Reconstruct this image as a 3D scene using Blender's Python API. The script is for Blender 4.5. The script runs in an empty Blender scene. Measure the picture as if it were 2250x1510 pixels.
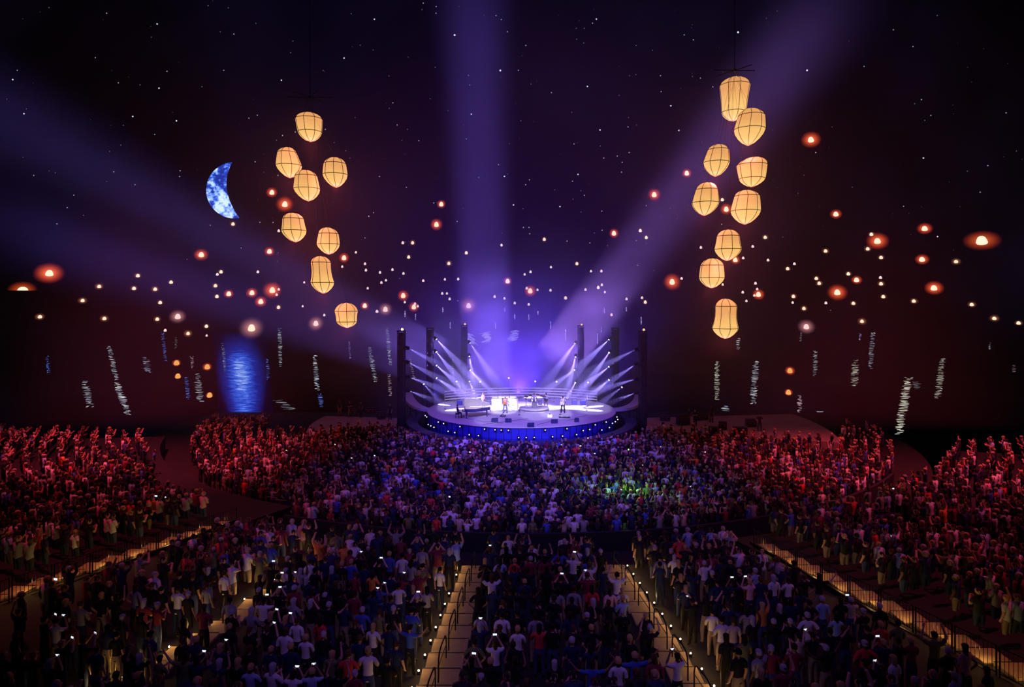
import bpy, bmesh, math, random
import numpy as np
from mathutils import Vector, Matrix, Euler
rnd = random.Random(7)
PI = math.pi
F, CX, HY, H = 1500.0, 1125.0, 645.0, 14.35       # focal length in pixels, picture centre, horizon row, eye height
C = bpy.context.scene.collection

# ---------------------------------------------------------------- camera
cam_d = bpy.data.cameras.new('camera'); cam = bpy.data.objects.new('camera', cam_d); C.objects.link(cam)
cam_d.sensor_width = 36.0; cam_d.lens = 36.0*F/2250.0
cam_d.shift_y = -(755.0-HY)/2250.0
cam_d.clip_start = 0.5; cam_d.clip_end = 400
cam.location = (0, 0, H); cam.rotation_euler = (PI/2, 0, 0)
bpy.context.scene.camera = cam

# ---------------------------------------------------------------- world, colour, sampling
sc = bpy.context.scene
w = bpy.data.worlds.new('world'); sc.world = w; w.use_nodes = True
w.node_tree.nodes['Background'].inputs[0].default_value = (0, 0, 0, 1)
w.node_tree.nodes['Background'].inputs[1].default_value = 0.0
sc.view_settings.view_transform = 'Standard'; sc.view_settings.look = 'None'
sc.view_settings.exposure = 0.0; sc.view_settings.gamma = 1.0; sc.view_settings.use_curve_mapping = False
cy = sc.cycles
cy.use_denoising = True
cy.max_bounces = 3; cy.diffuse_bounces = 1; cy.glossy_bounces = 1; cy.transmission_bounces = 2
cy.volume_bounces = 0; cy.transparent_max_bounces = 12
cy.use_light_tree = True
cy.sample_clamp_indirect = 2.0
cy.caustics_reflective = False; cy.caustics_refractive = False

SC = Vector((1.0, 73.0, 0.0))                      # stage centre
def P(px, py, d):
    return Vector(((px-CX)*d/F, d, H-(py-HY)*d/F))
def S(R, th, z=0.0):                               # polar about the stage; th in degrees, 0 = towards the camera, + = right
    t = math.radians(th); return Vector((SC.x+R*math.sin(t), SC.y-R*math.cos(t), z))

def spot(name, loc, target, power, color, size, blend=0.4, radius=0.12):
    l = bpy.data.lights.new(name, 'SPOT'); l.energy = power; l.color = color
    l.spot_size = math.radians(size); l.spot_blend = blend; l.shadow_soft_size = radius
    o = bpy.data.objects.new(name, l); C.objects.link(o); o.location = loc
    o.rotation_euler = (Vector(target)-Vector(loc)).to_track_quat('-Z', 'Y').to_euler()
    return o
def point(name, loc, power, color, radius=0.05):
    l = bpy.data.lights.new(name, 'POINT'); l.energy = power; l.color = color; l.shadow_soft_size = radius
    o = bpy.data.objects.new(name, l); C.objects.link(o); o.location = loc; return o

VIO = (0.30, 0.22, 1.0); BLU = (0.10, 0.06, 1.0); LAV = (0.50, 0.38, 1.0); RED = (1.0, 0.07, 0.14); MAG = (1.0, 0.12, 0.45); WHT = (0.92, 0.86, 1.0)
# long shafts thrown up and outwards from the towers round the stage
for src, dst, pw_, cl, sz, spr in (((960, 780, 80), (60, 290, 60), 800, (0.28, 0.17, 1.0), 4.5, 12), ((900, 790, 74), (0, 485, 54), 560, (0.24, 0.14, 1.0), 4.5, 11),
        ((1072, 835, 88), (1040, 0, 80), 2000, (0.24, 0.13, 1.0), 6.5, 9), ((1225, 785, 87), (1830, 0, 72), 2000, (0.42, 0.20, 1.0), 6.0, 13)):
    A, B = P(*src), P(*dst); l = bpy.data.lights.new('sky_beam', 'AREA'); l.shape = 'DISK'; l.size = sz; l.spread = math.radians(spr); l.energy = pw_; l.color = cl
    o = bpy.data.objects.new('sky_beam', l); C.objects.link(o); o.location = A; o.rotation_euler = (B-A).to_track_quat('-Z', 'Y').to_euler(); o.visible_camera = True
# blue wash in the smoke behind the stage
spot('stage_wash', (1, 87, 1.5), (1, 86, 40), 2.8e4, (0.10, 0.035, 1.0), 158, 1.0, 0.6)
spot('stage_wash', (-9, 82, 1.2), (-14, 84, 30), 0.5e4, BLU, 75, 1.0, 0.6)
spot('stage_wash', (11, 82, 1.2), (18, 84, 30), 0.5e4, BLU, 75, 1.0, 0.6)
# red washes over both sides of the house, from high above
spot('house_wash', (33, 40, 44), (29, 52, 0), 1.0e5, RED, 40, 1.0, 0.5)
spot('house_wash', (-34, 42, 42), (-29, 54, 0), 1.0e5, RED, 40, 1.0, 0.5)
spot('house_wash', (-30, 38, 40), (-22, 36, 0), 0.20e5, RED, 50, 1.0, 0.5)
spot('house_wash', (34, 34, 40), (24, 32, 0), 0.22e5, (1.0, 0.08, 0.22), 50, 1.0, 0.5)
# violet washes over the floor and the nearer seats
spot('house_wash', (0, 34, 50), (1, 51, 0), 0.56e5, (0.27, 0.10, 1.0), 38, 1.0, 0.5)
spot('house_wash', (0, 2, 44), (0, 33, 0), 0.17e5, (0.36, 0.16, 1.0), 44, 1.0, 0.5)
# key lights on the stage deck
spot('key_light', (-4, -8, 44), (-0.8, 71.5, 2.5), 5e5, (1, 0.97, 0.95), 2.0, 0.5)
for tx, ty, sz, e in ((-6.0, 74.5, 3.2, 2.2e5), (8.6, 74.0, 3.2, 2.2e5), (1.5, 71, 9.5, 1.9e5), (4.5, 70.5, 2.6, 2.8e5), (2.4, 69.6, 2.6, 1.8e5), (-2.4, 66.4, 2.0, 1.0e5)):  # drum spot and wide fill are added to brighten kit and deck
    spot('key_light', (tx*0.5, -4, 43), (tx, ty, 2.0), e, WHT if sz < 5 else (0.44, 0.36, 1.0), sz, 0.5)
spot('key_light', (-12, -4, 44), (-3.4, 69.2, 3.4), 3.4e5, (1.0, 0.93, 0.88), 2.6, 0.6)
spot('key_light', (6, -4, 43), (1, 80.5, 2.9), 0.9e5, (0.62, 0.55, 1.0), 9.5, 0.4)  # added wash that whitens the fence rails
for k in (-1, 1):
    spot('stage_wash', (k*26, 10, 40), (SC.x, SC.y-4, 1.5), 1.2e5, (0.16, 0.08, 1.0), 20, 0.8, 0.5)

# ---------------------------------------------------------------- helpers
def link(o, parent=None):
    C.objects.link(o)
    if parent is not None: o.parent = parent
    return o
def tag(o, label=None, cat=None, group=None, kind=None):
    if label: o['label'] = label
    if cat: o['category'] = cat
    if group: o['group'] = group
    if kind: o['kind'] = kind
    return o
def empty(name, loc=(0, 0, 0), rz=0):
    o = bpy.data.objects.new(name, None); o.location = loc; o.rotation_euler = (0, 0, rz); o.empty_display_size = 0.2
    C.objects.link(o); return o
def copy_tree(o, parent=None):
    c = o.copy(); C.objects.link(c); c.parent = parent
    for ch in list(o.children): copy_tree(ch, c)
    return c

def nodes(m):
    m.use_nodes = True; nt = m.node_tree; nt.nodes.clear(); return nt, nt.nodes.new, nt.links.new
def mat(name, col, rough=0.7, metal=0.0, var=0.12, scale=6.0, spec=0.3):
    m = bpy.data.materials.new(name); nt, N, L = nodes(m)
    out = N('ShaderNodeOutputMaterial'); b = N('ShaderNodeBsdfPrincipled'); L(b.outputs[0], out.inputs[0])
    tc = N('ShaderNodeTexCoord'); nz = N('ShaderNodeTexNoise'); nz.inputs['Scale'].default_value = scale; L(tc.outputs['Object'], nz.inputs[0])
    mx = N('ShaderNodeMix'); mx.data_type = 'RGBA'
    mx.inputs[6].default_value = tuple(c*(1-var) for c in col)+(1,); mx.inputs[7].default_value = tuple(min(1, c*(1+var)) for c in col)+(1,)
    L(nz.outputs[0], mx.inputs[0]); L(mx.outputs[2], b.inputs['Base Color'])
    b.inputs['Roughness'].default_value = rough; b.inputs['Metallic'].default_value = metal
    b.inputs['Specular IOR Level'].default_value = spec
    return m
def objcol_mat(name, rough=0.8):
    m = bpy.data.materials.new(name); nt, N, L = nodes(m)
    out = N('ShaderNodeOutputMaterial'); b = N('ShaderNodeBsdfPrincipled'); L(b.outputs[0], out.inputs[0])
    oi = N('ShaderNodeObjectInfo'); tc = N('ShaderNodeTexCoord'); nz = N('ShaderNodeTexNoise'); nz.inputs['Scale'].default_value = 9; L(tc.outputs['Object'], nz.inputs[0])
    mr = N('ShaderNodeMapRange'); mr.inputs[3].default_value = 0.8; mr.inputs[4].default_value = 1.15; L(nz.outputs[0], mr.inputs[0])
    vm = N('ShaderNodeVectorMath'); vm.operation = 'SCALE'; L(oi.outputs['Color'], vm.inputs[0]); L(mr.outputs[0], vm.inputs['Scale'])
    L(vm.outputs[0], b.inputs['Base Color']); b.inputs['Roughness'].default_value = rough; b.inputs['Specular IOR Level'].default_value = 0.15
    return m
def emit(name, col, strength, sample=False):
    m = bpy.data.materials.new(name); nt, N, L = nodes(m)
    out = N('ShaderNodeOutputMaterial'); e = N('ShaderNodeEmission'); L(e.outputs[0], out.inputs[0])
    e.inputs[0].default_value = tuple(col)+(1,); e.inputs[1].default_value = strength
    if not sample: m.cycles.emission_sampling = 'NONE'
    return m

class MB:
    """collects simple solids into one mesh"""
    def __init__(s): s.v = []; s.f = []; s.mi = []; s.cur = 0
    def add(s, vs, fs):
        n = len(s.v); s.v += [tuple(v) for v in vs]; s.f += [tuple(i+n for i in f) for f in fs]; s.mi += [s.cur]*len(fs); return s
    def box(s, c, size, R=None):
        a, b, d = (x/2 for x in size); vs = [Vector((x, y, z)) for x in (-a, a) for y in (-b, b) for z in (-d, d)]
        if R is not None: vs = [R @ v for v in vs]
        c = Vector(c); return s.add([v+c for v in vs], [(0, 1, 3, 2), (4, 6, 7, 5), (0, 4, 5, 1), (2, 3, 7, 6), (0, 2, 6, 4), (1, 5, 7, 3)])
    def bevbox(s, c, size, b=0.02, R=None):          # box with chamfered vertical and top edges
        hx, hy, hz = (x/2 for x in size); rings = []
        for z, ins in ((-hz, 0), (hz-b, 0), (hz, b)):
            r = []
            for sx, sy in ((-1, -1), (1, -1), (1, 1), (-1, 1)):
                X, Y = sx*(hx-ins), sy*(hy-ins)
                pts = [(X-sx*b, Y), (X, Y-sy*b)]
                if sx*sy < 0: pts = [(X-sx*b, Y), (X, Y-sy*b)] if (sx, sy) == (1, -1) else [(X, Y-sy*b), (X-sx*b, Y)][::-1]
                else: pts = [(X, Y-sy*b), (X-sx*b, Y)]
                r += pts
            r.sort(key=lambda p: math.atan2(p[1]/hy, p[0]/hx)); rings.append([Vector((p[0], p[1], z)) for p in r])
        vs = [v for r in rings for v in r]
        if R is not None: vs = [R @ v for v in vs]
        c = Vector(c); fs = [tuple(range(7, -1, -1)), tuple(range(16, 24))]
        for k in range(2):
            for i in range(8): j = (i+1) % 8; fs.append((k*8+i, k*8+j, k*8+8+j, k*8+8+i))
        return s.add([v+c for v in vs], fs)
    def tube(s, pts, r, n=6, caps=True, closed=False):
        pts = [Vector(p) for p in pts]; rs = r if isinstance(r, (list, tuple)) else [r]*len(pts); vs = []; fs = []; m = len(pts)
        t0 = (pts[1]-pts[0]).normalized(); up = Vector((0, 0, 1)) if abs(t0.z) < 0.9 else Vector((1, 0, 0)); nrm = t0.cross(up).normalized()
        for i, p in enumerate(pts):
            if closed: t = (pts[(i+1) % m]-pts[i-1]).normalized()
            else: t = (pts[min(i+1, m-1)]-pts[max(i-1, 0)]).normalized()
            nrm = (nrm-t*nrm.dot(t)).normalized(); b = t.cross(nrm)
            for k in range(n): a = 2*PI*k/n; vs.append(p+(nrm*math.cos(a)+b*math.sin(a))*rs[i])
        for i in range(m if closed else m-1):
            i2 = (i+1) % m
            for k in range(n): k2 = (k+1) % n; fs.append((i*n+k, i*n+k2, i2*n+k2, i2*n+k))
        if caps and not closed: fs += [tuple(range(n-1, -1, -1)), tuple((m-1)*n+k for k in range(n))]
        return s.add(vs, fs)
    def lathe(s, prof, n=16, M=None, cap=True):      # prof: (r, z)
        vs = [Vector((r*math.cos(2*PI*k/n), r*math.sin(2*PI*k/n), z)) for r, z in prof for k in range(n)]
        if M is not None: vs = [M @ v for v in vs]
        fs = []
        for i in range(len(prof)-1):
            for k in range(n): k2 = (k+1) % n; fs.append((i*n+k, i*n+k2, i*n+n+k2, i*n+n+k))
        if cap: fs += [tuple(range(n-1, -1, -1)), tuple((len(prof)-1)*n+k for k in range(n))]
        return s.add(vs, fs)
    def ball(s, c, r, n=8, m=5, sc=(1, 1, 1)):
        c = Vector(c); vs = [c+Vector((0, 0, -r*sc[2]))]
        for i in range(1, m):
            a = PI*i/m
            for k in range(n): vs.append(c+Vector((r*math.sin(a)*math.cos(2*PI*k/n)*sc[0], r*math.sin(a)*math.sin(2*PI*k/n)*sc[1], -r*math.cos(a)*sc[2])))
        vs.append(c+Vector((0, 0, r*sc[2]))); fs = []
        for k in range(n): k2 = (k+1) % n; fs.append((0, 1+k2, 1+k)); fs.append((len(vs)-1, 1+(m-2)*n+k, 1+(m-2)*n+k2))
        for i in range(m-2):
            for k in range(n): k2 = (k+1) % n; fs.append((1+i*n+k, 1+i*n+k2, 1+i*n+n+k2, 1+i*n+n+k))
        return s.add(vs, fs)
    def mesh(s, name, mats=(), smooth=False):
        me = bpy.data.meshes.new(name); me.from_pydata(s.v, [], s.f); me.update()
        for m in (mats if isinstance(mats, (list, tuple)) else [mats]): me.materials.append(m)
        me.polygons.foreach_set('material_index', s.mi)
        if smooth: me.polygons.foreach_set('use_smooth', [True]*len(s.f))
        return me
    def build(s, name, mats, parent=None, smooth=False, loc=None, origin=None):
        if origin is not None: o3 = Vector(origin); s.v = [tuple(Vector(v)-o3) for v in s.v]; loc = origin
        o = bpy.data.objects.new(name, s.mesh(name, mats, smooth))
        if loc is not None: o.location = loc
        return link(o, parent)

M_black = mat('black metal', (0.012, 0.012, 0.016), 0.5, 0.6)
M_steel = mat('brushed steel', (0.35, 0.35, 0.38), 0.35, 0.9)
M_floor = mat('dark concrete', (0.022, 0.018, 0.02), 0.8, var=0.3, scale=0.6)
M_terrace = mat('terrace concrete', (0.018, 0.016, 0.018), 0.85, var=0.3, scale=0.8)
M_deck = mat('pale stage deck', (0.58, 0.56, 0.68), 0.45, var=0.06, scale=0.5)
M_ring = mat('dark violet ring deck', (0.05, 0.045, 0.12), 0.5)
M_skirt = mat('blue stage skirt', (0.03, 0.03, 0.45), 0.6, var=0.2, scale=1.5)
M_wood = mat('stair tread carpet', (0.30, 0.21, 0.12), 0.8, var=0.25, scale=5)
M_wing = mat('wing deck', (0.34, 0.24, 0.24), 0.7, var=0.2, scale=0.8)
M_cloth = mat('dark drape', (0.02, 0.02, 0.035), 0.9, var=0.3)
M_white = mat('white lacquer', (0.85, 0.85, 0.88), 0.4, var=0.03)

# ---------------------------------------------------------------- screen dome
DC, DR = Vector((0, 38, 6)), 61.0
def on_screen(px, py, off=0.1):
    d = Vector(((px-CX)/F, 1, -(py-HY)/F)).normalized(); o = Vector((0, 0, H))-DC; r = DR-off
    b = o.dot(d); t = -b+math.sqrt(b*b-(o.length_squared-r*r)); return Vector((0, 0, H))+d*t
def screen_frame(p):                                # tangent frame of the screen at p: right, up, inward
    n = (DC-p).normalized(); r = Vector((0, 0, 1)).cross(n).normalized(); r = -r if r.x < 0 else r
    u = n.cross(r); u = -u if u.z < 0 else u
    return r, u, n
mb = MB(); NU, NV = 96, 30; vs = []; fs = []
for j in range(NV+1):
    a = math.radians(-10+100*j/NV)
    for i in range(NU): t = 2*PI*i/NU; vs.append(DC+Vector((math.cos(a)*math.cos(t), math.cos(a)*math.sin(t), math.sin(a)))*DR)
for j in range(NV):
    for i in range(NU): i2 = (i+1) % NU; fs.append((j*NU+i, j*NU+NU+i, j*NU+NU+i2, j*NU+i2))
mb.add(vs, fs)
M_screen = bpy.data.materials.new('led night screen'); nt, N, L = nodes(M_screen)
out = N('ShaderNodeOutputMaterial'); b = N('ShaderNodeBsdfPrincipled'); L(b.outputs[0], out.inputs[0])
b.inputs['Base Color'].default_value = (0.0012, 0.0012, 0.0015, 1); b.inputs['Roughness'].default_value = 0.8; b.inputs['Specular IOR Level'].default_value = 0.0
tc = N('ShaderNodeTexCoord'); nz = N('ShaderNodeTexNoise'); nz.inputs['Scale'].default_value = 0.05; nz.inputs['Detail'].default_value = 3; L(tc.outputs['Object'], nz.inputs[0])
cr = N('ShaderNodeValToRGB'); cr.color_ramp.elements[0].position = 0.42; cr.color_ramp.elements[0].color = (0.0002, 0.0002, 0.0006, 1)
cr.color_ramp.elements[1].position = 0.8; cr.color_ramp.elements[1].color = (0.0035, 0.0022, 0.009, 1); L(nz.outputs[0], cr.inputs[0])
L(cr.outputs[0], b.inputs['Emission Color']); b.inputs['Emission Strength'].default_value = 1.0; M_screen.cycles.emission_sampling = 'NONE'
o = mb.build('wall_screen', M_screen, smooth=True); tag(o, 'black curved screen showing a night sky over dark water', kind='structure')

# arena floor: round about the stage, cut straight behind it; a black pit lies between it and the screen
mb = MB(); n = 96; pl = []
for k in range(n):
    p = S(37.5, -180+360*k/n); pl.append((p.x, min(p.y, 82.5)))
mb.add([(x, y, 0) for x, y in pl]+[(x, y, -0.4) for x, y in pl], [tuple(range(n)), tuple(range(2*n-1, n-1, -1))]+[(k, k+n, (k+1) % n+n, (k+1) % n) for k in range(n)])
mb.box((0, 22, -0.25), (116, 52, 0.4))
tag(mb.build('floor', M_floor), 'dark arena floor', kind='structure')
tag(MB().box((0, 45, -4.2), (120, 110, 0.4)).build('floor_pit', M_black), 'black pit floor in front of the screen', kind='structure')

# thicker smoke round the stage
M_smoke = bpy.data.materials.new('stage smoke'); nt, N, L = nodes(M_smoke)
out = N('ShaderNodeOutputMaterial'); v = N('ShaderNodeVolumeScatter'); L(v.outputs[0], out.inputs['Volume'])
tc = N('ShaderNodeTexCoord'); ln = N('ShaderNodeVectorMath'); ln.operation = 'LENGTH'; L(tc.outputs['Object'], ln.inputs[0])
mr = N('ShaderNodeMapRange'); mr.interpolation_type = 'SMOOTHSTEP'; mr.inputs[1].default_value = 1.0; mr.inputs[2].default_value = 0.3; mr.inputs[3].default_value = 0.0; mr.inputs[4].default_value = 1.0; L(ln.outputs['Value'], mr.inputs[0])
nz = N('ShaderNodeTexNoise'); nz.inputs['Scale'].default_value = 5.0; nz.inputs['Detail'].default_value = 2; L(tc.outputs['Object'], nz.inputs[0])
m2 = N('ShaderNodeMapRange'); m2.inputs[1].default_value = 0.35; m2.inputs[2].default_value = 0.65; m2.inputs[3].default_value = 0.008; m2.inputs[4].default_value = 0.045; L(nz.outputs[0], m2.inputs[0])
m3 = N('ShaderNodeMath'); m3.operation = 'MULTIPLY'; L(mr.outputs[0], m3.inputs[0]); L(m2.outputs[0], m3.inputs[1]); L(m3.outputs[0], v.inputs['Density'])
o = MB().ball((0, 0, 0), 1.0, 24, 14).build('smoke', M_smoke); o.location = (1, 85, 6); o.scale = (27, 17.5, 15)
tag(o, 'thicker smoke hanging between the light towers', kind='stuff')
# haze
M_haze = bpy.data.materials.new('stage haze'); nt, N, L = nodes(M_haze)
out = N('ShaderNodeOutputMaterial'); v = N('ShaderNodeVolumeScatter'); v.inputs['Density'].default_value = 0.0052; v.inputs['Color'].default_value = (1, 1, 1, 1); L(v.outputs[0], out.inputs['Volume'])
tag(MB().box((0, 78, 33.5), (120, 48, 60)).build('haze', M_haze), 'thin smoke filling the air above and behind the stage', kind='stuff')
# ---------------------------------------------------------------- stage
SZ = 2.0
def arcpts(R, a0, a1, n): return [(R, a0+(a1-a0)*i/n) for i in range(n+1)]
def ring_slab(R0, R1, a0, a1, z0, z1, n=48, mb=None):
    mb = mb or MB(); vs = []
    for i in range(n+1):
        a = a0+(a1-a0)*i/n
        for R, z in ((R0, z0), (R0, z1), (R1, z1), (R1, z0)): vs.append(S(R, a, z))
    fs = [(i*4+k, i*4+4+k, i*4+4+(k+1) % 4, i*4+(k+1) % 4) for i in range(n) for k in range(4)]
    fs += [(0, 1, 2, 3), (n*4+3, n*4+2, n*4+1, n*4)]
    return mb.add(vs, fs)
st = empty('round_stage', (SC.x, SC.y, 0)); tag(st, 'round white lit concert stage with dark blue skirt', 'stage')
Tz = Matrix.Identity(4)
mb = MB(); mb.lathe([(9.95, SZ-0.12), (10.0, SZ-0.1), (10.0, SZ-0.02), (9.96, SZ)], 96); mb.build('deck', M_deck, st)
mb = MB(); mb.lathe([(9.7, 0.0), (9.9, 0.9), (9.85, SZ-0.14)], 96, cap=False); mb.build('skirt', M_skirt, st)
for k in range(40):                                 # skirt panel battens
    a = -80+160*k/39; p = S(9.93, a, 0.95)-SC
    mb = MB().box(p, (0.02, 0.04, 1.7), Matrix.Rotation(math.radians(a), 3, 'Z')); mb.build('batten', M_black, st)
ring_slab(11.0, 12.1, -104, 104, 0.75, 0.95, 80, MB()).build('lower_ring', M_ring, st, origin=None).location = (-SC.x, -SC.y, 0)
ring_slab(11.95, 12.05, -104, 104, 0, 0.74, 80, MB()).build('ring_skirt', M_cloth, st).location = (-SC.x, -SC.y, 0)
M_lamp = emit('small white lamp', (0.7, 0.7, 1.0), 3.0)
for k in range(34):
    a = -75+150*k/33+rnd.uniform(-1.5, 1.5); p = S(10.15, a, SZ-rnd.choice((0.25, 0.6, 0.9)))-SC
    b = MB().box(p, (0.22, 0.16, 0.2), Matrix.Rotation(math.radians(a), 3, 'Z')).build('edge_light', M_black, st)
    MB().ball(p+(S(10.28, a)-S(10.15, a)), 0.055, 6, 4).build('bulb', M_lamp, b)
# curved ramps sweeping from the sides of the stage
def ramp(pts, side):
    pts = [Vector(p) for p in pts]; ctr = []
    for i in range(len(pts)-1):
        for t in range(5): ctr.append(pts[i].lerp(pts[i+1], t/5))
    ctr.append(pts[-1])
    for _ in range(6): ctr = [ctr[0]]+[(ctr[i-1]+ctr[i]*2+ctr[i+1])/4 for i in range(1, len(ctr)-1)]+[ctr[-1]]
    vs = []; m = len(ctr)
    for i, p in enumerate(ctr):
        t = (ctr[min(i+1, m-1)]-ctr[max(i-1, 0)]).normalized(); n = Vector((t.y, -t.x, 0)).normalized()*0.55
        vs += [p-n-Vector((0, 0, .25)), p-n, p+n, p+n-Vector((0, 0, .25))]
    fs = [(i*4+k, i*4+4+k, i*4+4+(k+1) % 4, i*4+(k+1) % 4) for i in range(m-1) for k in range(4)]+[(0, 1, 2, 3), (4*m-1, 4*m-2, 4*m-3, 4*m-4)]
    o = empty('curved_ramp', (pts[0].x, pts[0].y, 0)); tag(o, 'narrow curved lit ramp sweeping off the %s side of the round stage' % side, 'ramp', 'curved ramps beside the stage')
    base = Vector((pts[0].x, pts[0].y, 0)); MB().add([v-base for v in vs], fs).build('walkway', M_deck, o)
    for i in range(2, m, 5): q = ctr[i]-base; MB().tube([(q.x, q.y, 0), (q.x, q.y, q.z-.25)], 0.06).build('leg', M_black, o)
ramp([P(944, 899, 73), P(920, 894, 73.2), P(905, 883, 76), P(897, 870, 80), P(894, 860, 84)], 'left')
ramp([P(1350, 898, 73), P(1376, 896, 73), P(1396, 887, 75), P(1405, 874, 79), P(1406, 861, 84)], 'right')
# wing decks beside the stage
for side, a0, a1, R0, R1, nm in ((-1, 74, 98, 13.2, 22, 'left'), (1, 70, 98, 13.2, 31, 'right')):
    o = ring_slab(R0, R1, side*a0, side*a1, 0, 0.7, 24).build('wing_deck', M_wing)
    tag(o, 'low brown platform carrying road cases %s of the round stage' % nm, 'platform', 'low wing platforms')

# fence of four rails along the back of the stage
fe = empty('stage_fence', (1, 80.5, SZ)); tag(fe, 'white four rail fence curving along the back of the stage', 'fence')
FC = Vector((1, 66.0, 0)); FR = 14.4
def FPt(a, z): t = math.radians(a); return Vector((FC.x+FR*math.sin(t), FC.y+FR*math.cos(t), z))-Vector((1, 80.5, SZ))
for k in range(4):
    MB().tube([FPt(-37+74*i/30, SZ+0.28+0.31*k) for i in range(31)], 0.07).build('rail', M_white, fe)
for k in range(15):
    a = -37+74*k/14; MB().tube([FPt(a, SZ), FPt(a, SZ+1.3)], 0.06).build('post', M_steel, fe)

# ---------------------------------------------------------------- light towers
TW = [(882, 70, 728, 13, 'outer', 'left'), (945, 78, 722, 14, 'middle', 'left'), (1020, 84, 716, 13, 'inner', 'left'),
      (1276, 84, 717, 12, 'inner', 'right'), (1352, 78, 722, 12, 'middle', 'right'), (1412, 70, 729, 13, 'outer', 'right')]
M_panel = mat('tower cladding', (0.03, 0.028, 0.05), 0.5, 0.3)
M_lens = emit('beam lens', (0.75, 0.7, 1.0), 9.0)
towers = []
for px, d, py, wpx, pos, side in TW:
    top = P(px, py, d); wd = 0.34; x, y = top.x, d; hgt = top.z
    t = empty('light_tower', (x, y, 0)); towers.append((px, t, x, y))
    tag(t, 'tall black light tower, the %s one on the %s of the round stage' % (pos, side), 'tower', 'six light towers around the stage')
    MB().bevbox((0, 0, 0.15), (1.1, 1.1, 0.3), 0.05).build('base', M_black, t)
    for sx in (-1, 1):
        for sy in (-1, 1): MB().tube([(sx*wd, sy*wd, 0.3), (sx*wd, sy*wd, hgt)], 0.05).build('upright', M_black, t)
    mb = MB(); z = 0.4; k = 0
    while z+0.7 < hgt:
        s = 1 if k % 2 else -1
        for yy in (-wd, wd): mb.tube([(-wd*s, yy, z), (wd*s, yy, z+0.7)], 0.025, 4)
        for xx in (-wd, wd): mb.tube([(xx, -wd*s, z), (xx, wd*s, z+0.7)], 0.025, 4)
        z += 0.7; k += 1
    br = mb.build('lacing', M_black, t); br['kind'] = 'stuff'
    MB().bevbox((0, 0, hgt*0.5+0.1), (0.5, 0.5, hgt-0.5), 0.04).build('cladding', M_panel, t)
    MB().bevbox((0, 0, hgt+0.04), (0.85, 0.85, 0.1), 0.03).build('cap', M_black, t)
    if pos != 'middle': MB().ball((0.1, -0.1, hgt+0.2), 0.13, 8, 5).build('beacon', emit('warm beacon', (1, .6, .25), 4 if pos == 'outer' and side == 'left' else 1.2), t)

# beam lights: (tower index or None, source px, end px)
BE = [(0, 893, 764, 985, 812), (0, 895, 795, 965, 832), (0, 897, 827, 970, 855), (0, 899, 857, 965, 885),
      (1, 954, 743, 1030, 822), (1, 954, 771, 1003, 828), (1, 956, 801, 1013, 850), (1, 957, 829, 1012, 866),
      (2, 1024, 751, 1102, 858), (2, 1024, 780, 1042, 850), (2, 1026, 811, 1085, 868), (2, 1026, 836, 1045, 872),
      (3, 1272, 752, 1190, 858), (3, 1273, 781, 1248, 855), (3, 1271, 811, 1195, 862), (3, 1272, 839, 1250, 868),
      (4, 1343, 744, 1265, 815), (4, 1344, 772, 1292, 842), (4, 1342, 804, 1282, 850), (4, 1340, 833, 1298, 869),
      (5, 1400, 767, 1330, 802), (5, 1400, 799, 1335, 842), (5, 1397, 832, 1325, 855), (5, 1397, 862, 1330, 890),
      (None, 929, 842, 975, 890), (None, 1002, 836, 1024, 872), (None, 1294, 839, 1264, 868), (None, 1369, 849, 1315, 890)]
lampmesh = {}
def moving_head(loc, direction, label, on_tower):
    o = empty('moving_head_light', loc); tag(o, label, 'spotlight', 'narrow beam lights around the stage')
    q = direction.to_track_quat('Z', 'Y').to_matrix()
    if not lampmesh:
        lampmesh['body'] = MB().lathe([(0.10, -0.22), (0.15, -0.15), (0.15, 0.12), (0.17, 0.2)], 12).mesh('body', M_black)
        lampmesh['lens'] = MB().lathe([(0.09, 0.203), (0.06, 0.225)], 12).mesh('lens', M_lens)
        lampmesh['yoke'] = MB().box((0.2, 0, 0), (0.05, 0.12, 0.3)).box((-0.2, 0, 0), (0.05, 0.12, 0.3)).box((0, 0, -0.17), (0.45, 0.14, 0.06)).mesh('yoke', M_black)
    for nm in ('body', 'lens'):
        c = bpy.data.objects.new(nm, lampmesh[nm]); link(c, o); c.rotation_euler = q.to_euler()
    c = bpy.data.objects.new('yoke', lampmesh['yoke']); link(c, o)
    if on_tower is None:
        MB().tube([(0, 0, -loc.z+0.0), (0, 0, -0.2)], 0.05).build('stand', M_black, o)
        MB().lathe([(0.45, -loc.z), (0.42, -loc.z+0.06)], 12).build('foot', M_black, o)
ordn = ('topmost', 'second from the top', 'third from the top', 'lowest'); cnt = {}
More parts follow.
